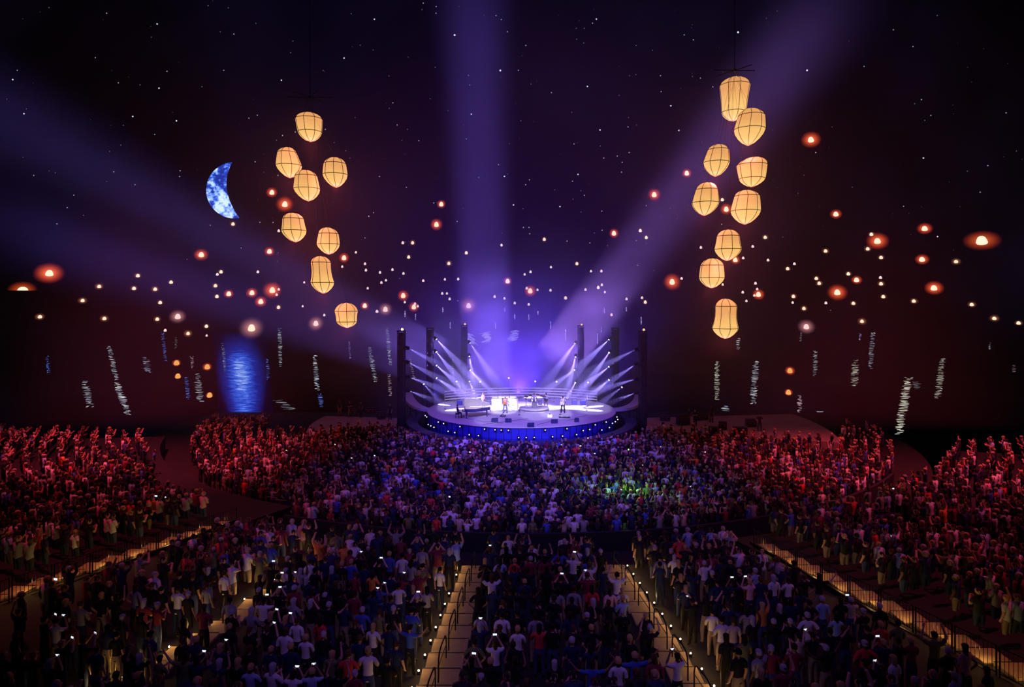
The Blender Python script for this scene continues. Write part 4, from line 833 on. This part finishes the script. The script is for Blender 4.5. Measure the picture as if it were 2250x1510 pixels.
# balustrades
def balustrade(th, R0, R1, npan, label, side, hgt=1.0):
    o = empty('balustrade', S(R0, th, 0)); tag(o, label, 'railing'); b0 = S(R0, th, 0); dR = (R1-R0)/npan
    post = bar = None
    for i in range(npan):
        Ra, Rb = R0+dR*i+0.06, R0+dR*(i+1)-0.06
        for R in (Ra, Rb): MB().tube([S(R, th, zrow(R)-0.1)-b0, S(R, th, zrow(R)+hgt)-b0], 0.028, 6).build('post', M_black, o)
        for z in (0.12, hgt-0.03): MB().tube([S(Ra, th, zrow(Ra)+z)-b0, S(Rb, th, zrow(Rb)+z)-b0], 0.022, 5).build('rail', M_black, o)
        nb = max(5, int(dR/0.16))
        for j in range(1, nb):
            R = Ra+(Rb-Ra)*j/nb; MB().tube([S(R, th, zrow(R)+.12)-b0, S(R, th, zrow(R)+hgt-.05)-b0], 0.011, 4, caps=False).build('baluster', M_black, o)
        R = (Ra+Rb)/2; w_ = side*(0.35)
        point('step_lamp_light', S(R, th+math.degrees(w_/R), zrow(R)+0.45), 9, (1.0, 0.60, 0.16), 0.05)
    MB().box(S((R0+R1)/2, th-side*0.15, zrow((R0+R1)/2)+0.02)-b0, (0.12, R1-R0, 0.16), Matrix.Rotation(math.radians(th), 3, 'Z')).build('kerb', M_black, o)
balustrade(16.0, 40.3, 56.3, 10, 'long black barred railing in front of lamplit steps at right', 1)
balustrade(-25.0, 38.6, 53.5, 9, 'long black barred railing in front of lamplit steps at left', -1)
# white barricade at the back corner of the floor crowd
for i, (px, py) in enumerate(((558, 1082), (577, 1090), (598, 1098), (618, 1104))):
    d = (H-0.9)*F/(py-HY); p = P(px, py, d); o = empty('crowd_barrier', (p.x, p.y, 0)); o.rotation_euler = (0, 0, -0.35)
    tag(o, 'pale metal crowd barrier at back left of the floor crowd, %s from left' % ('first', 'second', 'third', 'fourth')[i], 'barrier', 'pale crowd barriers')
    MB().tube([(-.42, 0, 0), (-.42, 0, 1.05), (.42, 0, 1.05), (.42, 0, 0)], 0.03).build('frame', M_steel, o)
    for x in (-.2, 0.02, .22): MB().tube([(x, 0, .1), (x, 0, 1.05)], 0.014, 4).build('bar', M_steel, o)
    MB().box((-.42, 0, .02), (.06, .5, .04)).box((.42, 0, .02), (.06, .5, .04)).build('foot', M_steel, o)
# dark barrier arc at the back of the floor
mb = MB(); ring_slab(35.2, 35.4, -24.5, 50, 0, 1.1, 60, mb); tag(mb.build('floor_barrier', M_cloth), 'low dark curved barrier at the back of the floor crowd', 'barrier')

# ---------------------------------------------------------------- crowd placement
cands = []                                           # (x, y, z, theta, R, zone, row, seat)
def visible(p, m=220):
    if p.y < 16.5: return False
    px, py = CX+p.x*F/p.y, HY+(H-(p.z+1.6))*F/p.y
    return -m < px < 2250+m and py < 1545
R = 14.4; row = 0
while R < 34.9:
    th = -88.0; seat = 0; dth = math.degrees(0.60/R)
    while th < 80:
        th += dth; seat += 1
        t = th+rnd.uniform(-.25, .25)*dth; p = S(R+rnd.uniform(-.16, .16), t, 0)
        if abs(abs(th)-24) < 50/R and False: continue
        if (th < -73 and R < 23) or (th > 68 and R < 31.8): continue
        if (th < -70 or th > 68) and R < 25+rnd.uniform(0, 3): continue
        if (th < -48 and R > 32.6) or (th < -25 and R > 33.2): continue
        if th > 45 and rnd.random() < 0.30+0.4*max(0, (th-58)/20): continue
        if p.y > 76.5: continue
        if rnd.random() < 0.07: continue
        if visible(p): cands.append((p.x, p.y, 0.0, t, R, 'floor', row, seat))
    R += 0.92; row += 1
for i in range(21):
    th = -71.0; seat = 0
    while th < 62:
        Rr = (41.6 if -25 < th < 16 else 34.9 if th < 0 else 39.1)+PIT*i
        if Rr > 56.5: break
        dth = math.degrees(0.60/Rr); th += dth; seat += 1
        if -48 < th < -25 and i < 3+(1 if th > -36 else 0): continue
        if th < -48 and i == 0: continue
        near = min(AISLES, key=lambda a: abs(a-th)); gap = 0.80 if near in (-3.7, 5.1) else 0.65
        c0 = {-25: -25.8, 16: 16.7}.get(near, near); wgap = {-25: 1.1, 16: 1.15, -14: 0.42}.get(near, gap)
        if abs(math.radians(th-c0))*Rr < wgap: continue
        if 0 < (16-th)*PI/180*Rr < 2.4 or 0 < (th+25)*PI/180*Rr < 3.0: continue
        t = th+rnd.uniform(-.2, .2)*dth; p = S(Rr+rnd.uniform(-.12, .12), t, zrow(Rr)+0.001)
        if p.y > (57.0 if p.x < 0 else 53.0): continue
        dens = 0.93 if p.y > 30 else 0.84
        if p.x < -13 and p.y < 30: dens = 0.7
        if p.x > 12 and p.y < 26: dens = 0.7
        if rnd.random() > dens: continue
        if visible(p): cands.append((p.x, p.y, p.z, t, Rr, 'bowl', i, seat))
for k in range(26):                                  # a few walking in the far corners and on the wings
    pass
print('CROWD', len(cands))
def nearness(c): return math.hypot(c[0], c[1])
def inframe(c): px, py = CX+c[0]*F/c[1], HY+(H-(c[2]+1.45))*F/c[1]; return 0 < px < 2250 and py < 1500
cands.sort(key=nearness)
near = [c for c in cands if inframe(c)][:300]; nearset = set(map(id, near)); far = [c for c in cands if id(c) not in nearset]
pw = [7, 4, 1.1, 1.0, 2.2, 2.5, 1.2, .35]
def ordinal(n): return {1: 'first', 2: 'second', 3: 'third'}.get(n, '%d%s' % (n, 'th' if n % 100 in (11, 12, 13) else {1: 'st', 2: 'nd', 3: 'rd'}.get(n % 10, 'th')))
# seat order inside each block of a row for the labels
blocks = {}
for c in near:
    left = max([a for a in AISLES if a < c[3]], default=None); blocks.setdefault((c[6], left), []).append(c)
for k in blocks: blocks[k].sort(key=lambda c: c[3])
rows_in = sorted({c[6] for c in near}, reverse=True)
nphone = 0
for c in near:
    x, y, z, th, Rr, zn, row, seat = c; left = max([a for a in AISLES if a < th], default=None); b = blocks[(row, left)].index(c)+1
    pk = rnd.choices(PK, pw)[0]; sn, scol = rnd.choices(SHIRTS, SW)[0]; hn, hcol = rnd.choice(HAIRS); hs = rnd.choices(['short', 'long', 'cap', 'bun'], [6, 3.4, 1.2, .6])[0]
    rz = -math.atan2(SC.x-x, SC.y-y)+rnd.uniform(-.3, .3)
    rowtxt = ordinal(rows_in.index(row)+1)
    lab = '%s-haired person, %s top, %s, %s row up, %s from %s' % (hn, sn, pk.replace('holding both arms overhead', 'arms overhead').replace('standing with arms down', 'still').replace('raising the right arm', 'arm raised').replace('holding a phone up', 'holding phone').replace('with arms crossed', 'arms crossed').replace('with hands on hips', 'hands on hips').replace('with arms spread wide', 'arms wide'), rowtxt, ordinal(b), ANAME[left])
    sc_ = rnd.uniform(0.93, 1.06)
    o = make_person((x, y, z), rz, pk, scol, hcol, hs, lab, 'people standing on the nearest terraces', sc_)
    if pk == 'holding a phone up':
        nphone += 1; R_ = BODY[pk]; per = R_['per']; q = (Vector(R_['pts'][8+3])+Vector(R_['pts'][8+per+3]))/2; q = Vector((0, q.y+0.02, q.z+0.03))*sc_
        q.rotate(Euler((0, 0, rz))); make_phone(Vector((x, y, z))+q, rz, 'lit phone held up, %s row up, %s right of %s' % (rowtxt, ordinal(b), ANAME[left]), 'lit phones held up on the nearest terraces')

# the rest of the crowd: one mesh
def low_template(pk):
    me, regs, pts = body_mesh(POSES[pk], 0); v = [tuple(x.co) for x in me.vertices]; f = [tuple(p.vertices) for p in me.polygons]; return v, f, regs
RG = {'torso': 1, 'sleeve': 1, 'leg': 2, 'foot': 2, 'head': 0, 'neck': 0, 'arm': 0, 'hand': 0, None: 0}
T = []
for pk in PK:
    v, f, regs = low_template(pk); h = Vector(skeleton(POSES[pk])[0][6]); rg = [RG[r] for r in regs]
    keep = [(ff, r) for ff, r in zip(f, rg) if not (all(v[i][2] < 0.45 for i in ff))]    # feet hidden by the people in front
    f = [k[0] for k in keep]; rg = [k[1] for k in keep]
    n0 = len(v); vs = [h+Vector((0, -0.01, 0.10))]; fs = []
    for j, (rr_, zz) in enumerate(((0.072, 0.075), (0.094, 0.02), (0.09, -0.05))):
        for k in range(6): a = 2*PI*k/6+PI/6; vs.append(h+Vector((math.cos(a)*rr_, math.sin(a)*rr_*1.15-0.012, zz+(0.05 if j == 2 and math.sin(a) > 0.2 else 0))))
    fs += [(n0, n0+1+k, n0+1+(k+1) % 6) for k in range(6)]+[(n0+1+j*6+k, n0+7+j*6+k, n0+7+j*6+(k+1) % 6, n0+1+j*6+(k+1) % 6) for j in range(2) for k in range(6)]
    V = np.array(v+[tuple(q) for q in vs], dtype=np.float32); Fs = f+fs; rg = rg+[3]*len(fs)
    used = np.unique(np.concatenate([np.array(q) for q in Fs])); remap = -np.ones(len(V), dtype=np.int64); remap[used] = np.arange(len(used)); V = V[used]
    lens = np.array([len(q) for q in Fs], dtype=np.int32); loops = remap[np.array([i for q in Fs for i in q])].astype(np.int32)
    T.append((V, lens, loops, np.array(rg)))
rs = np.random.RandomState(5); VV, LL_, LP, CL = [], [], [], []; nv = 0; phones = []
col = lambda c: np.array(c)
for c in far:
    x, y, z, th = c[:4]; ti = rs.choice(len(T), p=np.array(pw)/sum(pw)); V, lens, loops, rg = T[ti]
    rz = -math.atan2(SC.x-x, SC.y-y)+rs.uniform(-.35, .35); s = rs.uniform(.92, 1.08); wds = rs.uniform(.92, 1.15); cs, sn_ = math.cos(rz), math.sin(rz)
    X = V[:, 0]*s*wds; Y = V[:, 1]*s*wds; Z = V[:, 2]*s
    VV.append(np.stack([X*cs-Y*sn_+x, X*sn_+Y*cs+y, Z+z], 1)); LL_.append(lens); LP.append(loops+nv); nv += len(V)
    sh = SHIRTS[rs.choice(len(SHIRTS), p=np.array(SW)/sum(SW))][1]; pal = np.array([SKINS[rs.randint(5)], sh, PANTS[rs.randint(4)], HAIRS[rs.randint(5)][1]]); CL.append(pal[rg])
    if rs.rand() < 0.022 and y < 62: phones.append((x, y, z, rz, rs.rand() < 0.5))
V = np.concatenate(VV).astype(np.float32); lens = np.concatenate(LL_); loops = np.concatenate(LP); cols = np.concatenate(CL)
me = bpy.data.meshes.new('crowd'); me.vertices.add(len(V)); me.vertices.foreach_set('co', V.ravel()); me.loops.add(len(loops)); me.loops.foreach_set('vertex_index', loops)
me.polygons.add(len(lens)); me.polygons.foreach_set('loop_start', (np.cumsum(lens)-lens).astype(np.int32)); me.update(calc_edges=True)
at = me.attributes.new('tint', 'FLOAT_COLOR', 'FACE'); at.data.foreach_set('color', np.concatenate([cols, np.ones((len(cols), 1))], 1).astype(np.float32).ravel())
M_crowd = bpy.data.materials.new('crowd clothing'); nt, N, L = nodes(M_crowd); out = N('ShaderNodeOutputMaterial'); b = N('ShaderNodeBsdfPrincipled'); L(b.outputs[0], out.inputs[0])
a_ = N('ShaderNodeAttribute'); a_.attribute_name = 'tint'; L(a_.outputs['Color'], b.inputs['Base Color']); b.inputs['Roughness'].default_value = 0.7; b.inputs['Specular IOR Level'].default_value = 0.3
me.materials.append(M_crowd); me.polygons.foreach_set('use_smooth', np.ones(len(lens), dtype=bool)); print('TRIS', int((lens-2).sum()))
o = bpy.data.objects.new('crowd', me); C.objects.link(o); tag(o, 'dense standing concert crowd filling the floor and the far terraces', 'crowd', kind='stuff')
mb = MB()
for x, y, z, rz, up in phones:
    q = Vector((0, 0.36, 1.62 if up else 1.2)); q.rotate(Euler((0, 0, rz))); mb.box(Vector((x, y, z))+q, (0.15, 0.012, 0.08), Matrix.Rotation(rz, 3, 'Z'))
tag(mb.build('phone_lights', M_pscr), 'lit phone screens dotted through the distant crowd', 'phones', kind='stuff')
# ---------------------------------------------------------------- on the stage
def SP(px, py, z=SZ): d = (H-z)*F/(py-HY); p = P(px, py, d); return Vector((p.x, p.y, z))
M_piano = mat('glossy dark blue lacquer', (0.03, 0.03, 0.12), 0.15, var=0.1)
M_gold = mat('piano frame', (0.75, 0.68, 0.55), 0.4, 0.2)
M_ivory = mat('ivory keys', (0.8, 0.78, 0.72), 0.4)
p0 = SP(1046, 918); pn = empty('grand_piano', p0, 0.12); tag(pn, 'dark blue grand piano with raised lid at left of stage', 'piano')
out_ = [(-1.15, -0.72), (-1.15, 0.72), (0.2, 0.72), (1.15, 0.66), (1.45, 0.45), (1.4, 0.2), (1.05, 0.02), (0.6, -0.18), (0.3, -0.5), (-0.1, -0.72)]
def prism(pl, z0, z1, mb=None):
    mb = mb or MB(); n = len(pl); return mb.add([(x, y, z0) for x, y in pl]+[(x, y, z1) for x, y in pl], [tuple(range(n)), tuple(range(2*n-1, n-1, -1))]+[(k, k+n, (k+1) % n+n, (k+1) % n) for k in range(n)])
prism(out_, 0.68, 0.98).build('case', M_piano, pn); prism([(x*.93, y*.9) for x, y in out_], 0.98, 0.995).build('soundboard', M_gold, pn)
ld = prism([(x, y-0.72) for x, y in out_], 0, 0.03).build('lid', M_white, pn); ld.location = (0, 0.72, 1.0); ld.rotation_euler = (math.radians(-42), 0, 0)
MB().tube([(0.5, -0.3, 0.98), (0.5, -0.15, 1.6)], 0.015).build('lid_prop', M_gold, pn)
MB().box((-1.25, 0, 0.72), (0.28, 1.36, 0.06)).build('key_slip', M_piano, pn)
kb = MB().box((-1.24, 0, 0.765), (0.16, 1.22, 0.02)).build('keyboard', M_ivory, pn)
for x, y in ((-0.95, -.55), (-.95, .55), (1.1, 0.35)): MB().tube([(x, y, 0.68), (x, y, 0.05)], [0.07, 0.045], 8).build('leg', M_piano, pn)
MB().tube([(-0.8, 0, 0.68), (-.85, 0, 0.08)], 0.02).box((-.9, 0, .08), (.12, .3, .03)).build('pedals', M_gold, pn)
bn = empty('piano_bench', p0+Vector((-1.85, -0.22, 0)), 0.12); tag(bn, 'small dark padded piano bench under the pianist', 'bench')
MB().bevbox((0, 0, 0.45), (0.36, 0.7, 0.09), 0.02).build('seat', M_black, bn)
for x in (-.13, .13):
    for y in (-.28, .28): MB().tube([(x, y, 0), (x, y, .41)], 0.022).build('leg', M_black, bn)
PL = ((0.24, 0.16, 0.24), (0.20, 0.48, 0.26)); WH = (0.7, 0.7, 0.75)
make_person(p0+Vector((-1.85, -0.22, 0.0)), -PI/2+0.12, 'seated at keys', (0.02, 0.02, 0.05), (0.1, 0.06, 0.03), 'short', 'seated pianist in dark clothes reaching for the grand piano keys', pose=dict(L=PL, R=PL, sit=True))
# singer with a guitar between two white cabinets
ps = SP(1110, 908)
GU = dict(L=((0.30, 0.06, 0.24), (0.34, 0.30, 0.22)), R=((0.27, 0.0, 0.18), (0.02, 0.24, 0.10)), stance=0.15)
make_person(ps, PI+0.1, 'playing guitar', (0.6, 0.32, 0.25), (0.6, 0.55, 0.45), 'short', 'singer with guitar at centre stage between two bright white cabinets', pose=GU, pants=(0.12, 0.15, 0.3))
def guitar(loc, rz, col, label):
    g = empty('guitar', loc, rz); tag(g, label, 'guitar'); m = mat('guitar body', col, 0.25)
    prism([(-.05, -.13), (-.2, -.16), (-.27, 0), (-.2, .16), (-.05, .12), (.05, .10), (.15, .13), (.2, 0), (.15, -.12), (.05, -.09)], -0.03, 0.03).build('body', m, g).rotation_euler = (PI/2, 0.25, 0)
    MB().tube([(0.15, 0.02, -.04), (0.78, 0.02, -.20)], 0.02, 6).build('neck', mat('maple neck', (0.4, 0.22, 0.1), 0.4), g); MB().box((0.84, 0.02, -.215), (0.14, 0.02, 0.07)).build('headstock', m, g)
guitar(ps+Vector((0.0, -0.27, 1.05)), PI*0.0, (0.45, 0.16, 0.06), 'brown guitar held by the singer at centre stage')
for px, nm in ((1091, 'left'), (1127, 'right')):
    c = SP(px, 906); c.y += 0.9; o = empty('white_cabinet', c); tag(o, 'bright white padded cabinet behind the singer, on the %s' % ('piano side' if nm == 'left' else 'drum side'), 'cabinet', 'white cabinets behind the singer')
    MB().bevbox((0, 0, 0.68), (1.12, 0.5, 1.25), 0.06).build('body', M_white, o)
    for zz in (0.38, 0.98): MB().bevbox((0, -0.255, zz), (0.98, 0.03, 0.52), 0.012).build('grille', mat('white grille cloth', (.9, .9, .92), .8), o)
    for x in (-.45, .45): MB().lathe([(0.05, 0), (0.05, 0.06)], 8, Matrix.Translation((x, 0, 0))).build('foot', M_black, o)
    MB().box((0, 0, 1.33), (0.2, 0.06, 0.03)).build('handle', M_black, o)
# drum riser and kit
pd = SP(1174, 903); rs_ = empty('drum_riser', pd); tag(rs_, 'round low white riser carrying the drum kit', 'riser')
MB().lathe([(1.5, 0), (1.55, 0.05), (1.55, 0.36), (1.5, 0.4)], 40).build('platform', M_deck, rs_); MB().lathe([(1.562, 0.12), (1.562, 0.28)], 40, cap=False).build('band', M_steel, rs_)
M_shell = mat('silver sparkle drum shell', (0.45, 0.45, 0.55), 0.3, 0.4); M_brass = mat('brass cymbal', (0.8, 0.62, 0.28), 0.25, 0.9); M_headm = mat('drum skin', (0.85, 0.85, 0.85), 0.6)
kt = empty('drum_kit', pd+Vector((0, 0, 0.4))); tag(kt, 'silver drum kit with brass cymbals on the round riser', 'drum kit')
def drum(x, y, z, r, h, rot, nm, parent=kt):
    M = Matrix.Translation((x, y, z)) @ rot.to_matrix().to_4x4(); d_ = MB().lathe([(r, 0), (r, h)], 18, M).build(nm, M_shell, parent)
    MB().lathe([(r*1.02, h-.01), (r*1.02, h+.02)], 18, M).build('hoop', M_steel, d_); MB().lathe([(r*.97, h+.005), (r*.97, h+.012)], 18, M).build('skin', M_headm, d_)
drum(0, -.15, .3, .29, .42, Euler((PI/2, 0, 0)), 'bass_drum')
for x, r, z in ((-.24, .15, .62), (.14, .16, .62)): drum(x, -.25, z, r, .22, Euler((-.3, 0, 0)), 'tom')
drum(.62, .15, .22, .21, .38, Euler((0, 0, 0)), 'floor_tom'); drum(-.5, .22, .52, .18, .15, Euler((0, 0, 0)), 'snare_drum')
for x, y, z, r in ((-.85, -.25, 1.15, .24), (.8, -.3, 1.2, .25), (-.45, -.45, 1.3, .22), (.35, -.5, 1.38, .23), (-.88, .2, .85, .17), (1.05, .1, 1.1, .22)):
    c = MB().lathe([(r, 0), (r*.3, .02), (0.03, .045)], 16, Matrix.Translation((x, y, z)) @ Euler((.3, .15, 0)).to_matrix().to_4x4()).build('cymbal', M_brass, kt)
    MB().tube([(x, y, 0), (x, y, z)], 0.014).tube([(x-.2, y, 0), (x, y, .3), (x+.2, y, 0)], 0.012, 4).build('stand', M_steel, kt)
MB().lathe([(.17, 0), (.17, .07)], 12, Matrix.Translation((0, .55, .45))).tube([(0, .55, 0), (0, .55, .45)], .03).build('stool', M_black, kt)
DR_ = dict(L=((0.30, 0.12, 0.26), (0.22, 0.40, 0.34)), R=((0.32, 0.14, 0.30), (0.24, 0.38, 0.48)), sit=True)
make_person(pd+Vector((0, 0.55, 0.42)), PI, 'drumming', (0.6, 0.6, 0.68), (0.08, 0.05, 0.03), 'short', 'drummer in pale shirt seated behind the silver drum kit', pose=DR_)
# guitarist on the right
pg = SP(1237, 908); make_person(pg, PI-0.35, 'playing guitar', (0.55, 0.5, 0.62), (0.02, 0.015, 0.01), 'short', 'guitarist in pale jacket standing right of the drum kit', pose=GU)
guitar(pg+Vector((-.08, -0.27, 1.03)), -0.2, (0.75, 0.75, 0.8), 'white guitar held by the guitarist right of the drums')
pb = SP(1200, 899); make_person(pb, PI+0.2, 'playing guitar', (0.7, 0.7, 0.75), (0.3, 0.2, 0.1), 'long', 'bass player in white top behind the right of the drum kit', pose=GU)
guitar(pb+Vector((0.0, -0.27, 1.03)), 0.1, (0.05, 0.05, 0.06), 'black bass guitar held by the bass player beside the drums')
pk_ = SP(1062, 899); make_person(pk_, PI-0.9, 'playing guitar', (0.6, 0.15, 0.2), (0.3, 0.2, 0.1), 'long', 'keyboard player in red top between the piano and singer', pose=GU)
kr = empty('keyboard_rig', SP(1068, 905), 0.2); tag(kr, 'two tier electric keyboard rack between piano and singer', 'keyboard')
for z in (0.85, 1.08): k_ = MB().bevbox((0, 0.03*z, z), (1.1, 0.3, 0.07), 0.01).build('keyboard', M_black, kr); MB().box((0, -.04, z+.04), (1.0, .14, .012)).build('keys', M_ivory, k_)
for x in (-.45, .45): MB().tube([(x, -.2, 0), (x, .12, 1.1)], .02).tube([(x, .22, 0), (x, -.1, 0.9)], .02).build('leg', M_steel, kr)
# floor wedges
for px, py, nm in ((1087, 927, 'dark blue floor monitor, leftmost of the stage front row'), (1117, 928, 'dark blue floor monitor in front of the singer'), (1166, 938, 'dark blue floor monitor nearest the stage lip'), (1218, 930, 'dark blue floor monitor in front of the guitarist'), (1267, 927, 'small dark blue floor monitor right of the guitarist')):
    o = empty('floor_monitor', SP(px, py), rnd.uniform(-.15, .15)); tag(o, nm, 'speaker', 'floor monitors'); wd = 0.62 if px != 1267 else .42
    MB().add([(-wd/2, -.22, 0), (wd/2, -.22, 0), (wd/2, .3, 0), (-wd/2, .3, 0), (-wd/2, -.22, .42), (wd/2, -.22, .42), (wd/2, .22, .12), (-wd/2, .22, .12)], [(3, 2, 1, 0), (0, 1, 5, 4), (1, 2, 6, 5), (2, 3, 7, 6), (3, 0, 4, 7), (4, 5, 6, 7)]).build('cabinet', mat('dark blue paint', (.03, .03, .12), .5), o)
    MB().box((0, 0.02, .29), (wd*.85, .34, .015), Euler((-.6, 0, 0)).to_matrix()).build('grille', M_black, o)
# pedalboards, mic stands, side lamps
for px, py, nm in ((1240, 918, 'black pedalboard at the guitarist\'s feet'), (1105, 915, 'black pedalboard at the singer\'s feet')):
    o = empty('pedalboard', SP(px, py)); tag(o, nm, 'pedalboard'); MB().bevbox((0, 0, .05), (1.1 if px > 1200 else .6, .36, .08), .01).build('board', M_black, o)
    for k in range(6 if px > 1200 else 3): MB().bevbox((-.42+.17*k if px > 1200 else -.18+.18*k, 0, .115), (.09, .13, .05), .008).build('pedal', (M_steel, M_white, M_shell)[k % 3], o)
for px, py, nm, hh in ((1104, 911, 'microphone stand in front of the singer', 1.55), (1231, 911, 'microphone stand in front of the guitarist', 1.55), (1024, 909, 'microphone stand at the piano', 1.4), (1141, 912, 'tall microphone stand left of the drum riser', 1.7), (1290, 902, 'tall microphone stand on the right of the deck', 1.6), (978, 899, 'tall microphone stand on the left of the deck', 1.6)):
    o = empty('microphone_stand', SP(px, py)); tag(o, nm, 'microphone stand'); MB().lathe([(.15, 0), (.14, .025)], 12).build('base', M_black, o)
    MB().tube([(0, 0, .02), (0, 0, hh)], .014).build('pole', M_steel, o); MB().ball((0, -.02, hh+.04), .04, 8, 5).build('microphone', M_black, o)
for px, py, hh, nm in ((1118, 868, 3.2, 'slim lamp pole behind the fence above the singer'), (1223, 871, 2.7, 'slim lamp pole behind the fence above the guitarist'), (1055, 870, 2.6, 'slim lamp pole behind the fence above the piano'), (1176, 869, 2.6, 'slim lamp pole behind the fence above the drums')):
    o = empty('lamp_pole', SP(px, py)); tag(o, nm, 'lamp'); MB().tube([(0, 0, 0), (0, 0, hh*.62)], .025).build('pole', M_steel, o); MB().ball((0, 0, hh*.62+.08), .10, 8, 5).build('globe', M_lamp, o); MB().lathe([(.14, 0), (.12, .04)], 10).build('base', M_black, o)
# amps in front of the fence
for px, py, nm in ((1010, 890, 'dark amplifier in front of the fence left of the piano lid'), (1262, 889, 'dark amplifier in front of the fence right of the guitarist'), (1281, 890, 'second dark amplifier right of the guitarist by the fence')):
    o = empty('amplifier', SP(px, py)); tag(o, nm, 'amplifier'); MB().bevbox((0, 0, .3), (.6, .35, .6), .02).build('cabinet', M_black, o); MB().box((0, -.18, .26), (.52, .012, .42)).build('grille', M_skirt, o); MB().box((0, -.18, .53), (.52, .012, .07)).build('control_panel', M_steel, o)
# cables lying on the deck
for k, (a, b_) in enumerate((((1046, 925), (1105, 930)), ((1060, 933), (1160, 920)), ((1180, 934), (1225, 921)), ((1000, 915), (1040, 922)), ((1245, 925), (1290, 912)))):
    A, B = SP(*a, z=SZ+.012), SP(*b_, z=SZ+.012); pts = [A.lerp(B, t/10)+Vector((math.sin(t*1.3+k)*.16, math.cos(t*1.1)*.16, 0))*math.sin(PI*t/10) for t in range(11)]
    tag(MB().tube(pts, .016, 5).build('stage_cable', M_black, origin=A), 'black cable snaking over the pale deck, %s from the left' % ('second', 'third', 'fourth', 'first', 'fifth')[k], 'cable', 'cables on the deck')
# smoke jets by the guitarist: a small white lit drum
pf = SP(1208, 917); o = empty('hazer', pf); tag(o, 'small white smoke machine glowing between drums and guitarist', 'smoke machine'); MB().bevbox((0, 0, .14), (.5, .32, .28), .03).build('body', M_white, o); MB().lathe([(.05, 0), (.07, .08)], 10, Matrix.Translation((0, 0, .28))).build('nozzle', M_black, o)

# ---------------------------------------------------------------- wings: road cases and crew
M_case = mat('road case panel', (0.02, 0.02, 0.028), 0.5)
def road_case(px, py, sz, label):
    o = empty('road_case', SP(px, py, 0.7), rnd.uniform(-.4, .4)); tag(o, label, 'case', 'road cases on the wing platforms'); w_, dpt, h_ = sz
    MB().bevbox((0, 0, h_/2+.1), (w_, dpt, h_), .03).build('box', M_case, o); MB().box((0, -dpt/2-.005, h_*.72+.1), (w_*.96, .01, .03)).build('edging', M_steel, o)
    for x in (-.4*w_, .4*w_): MB().ball((x, -.3*dpt, .05), .05, 6, 4).build('caster', M_black, o); MB().box((x*.6, -dpt/2-.012, h_*.45+.1), (.12, .02, .08)).build('latch', M_steel, o)
for px, py, sz, nm in ((1568, 958, (.9, .7, .8), 'black road case nearest the crowd on the right wing'), (1588, 944, (.8, .6, .7), 'black road case in the middle of the right wing'), (1500, 934, (1.2, .7, 1.0), 'large black road case behind two crew on the right wing'),
                       (1462, 925, (1.0, .7, .8), 'black road case close to the outer right tower'), (1625, 957, (1.3, .7, .7), 'wide low black road case at the end of the right wing'), (1540, 923, (1.6, .6, .6), 'long low black road case at the back of the right wing'),
                       (1650, 938, (1.0, .6, .7), 'black road case at the back end of the right wing'), (815, 910, (1.1, .6, .6), 'black road case at the back of the left wing'), (838, 921, (.9, .6, .7), 'black road case on the left wing by the outer left tower'), (775, 915, (1.0, .6, .8), 'black road case at the far end of the left wing')):
    road_case(px, py, sz, nm)
for px, py, posek, nm in ((857, 923, 'standing with arms down', 'crew member in black standing alone beside the outer left tower'), (746, 914, 'standing with arms down', 'crew member in black at far end of left wing'), (768, 916, 'with arms crossed', 'crew member in black with arms crossed on left wing'), (793, 918, 'with hands on hips', 'crew member in black with hands on hips on left wing'),
                          (1514, 934, 'standing with arms down', 'crew member in black before the large road case'), (1527, 937, 'with arms crossed', 'crew member in black with arms crossed by the large road case'), (1563, 929, 'standing with arms down', 'crew member in black alone at the back of the right wing'), (1669, 948, 'with hands on hips', 'crew member in black with hands on hips, end of right wing')):
    make_person(SP(px, py, 0.7), PI+rnd.uniform(-1, 1), posek, (.015, .015, .018), (.02, .015, .01), 'cap' if px % 2 else 'short', nm, 'crew on the wings')
# green lamp and post, added to throw green spill over the floor crowd
point('green_spill_fill', SP(1381, 1052, 2.4), 130, (0.25, 1.0, 0.15), 0.15)
o = empty('added_green_lamp', SP(1381, 1052, 0)); tag(o, 'added green lamp on a thin post among the floor crowd', 'lamp'); MB().tube([(0, 0, 0), (0, 0, 2.2)], .03).build('pole', M_black, o); MB().ball((0, 0, 2.25), .06, 8, 5).build('bulb', emit('green bulb', (.3, 1, .2), 3), o)
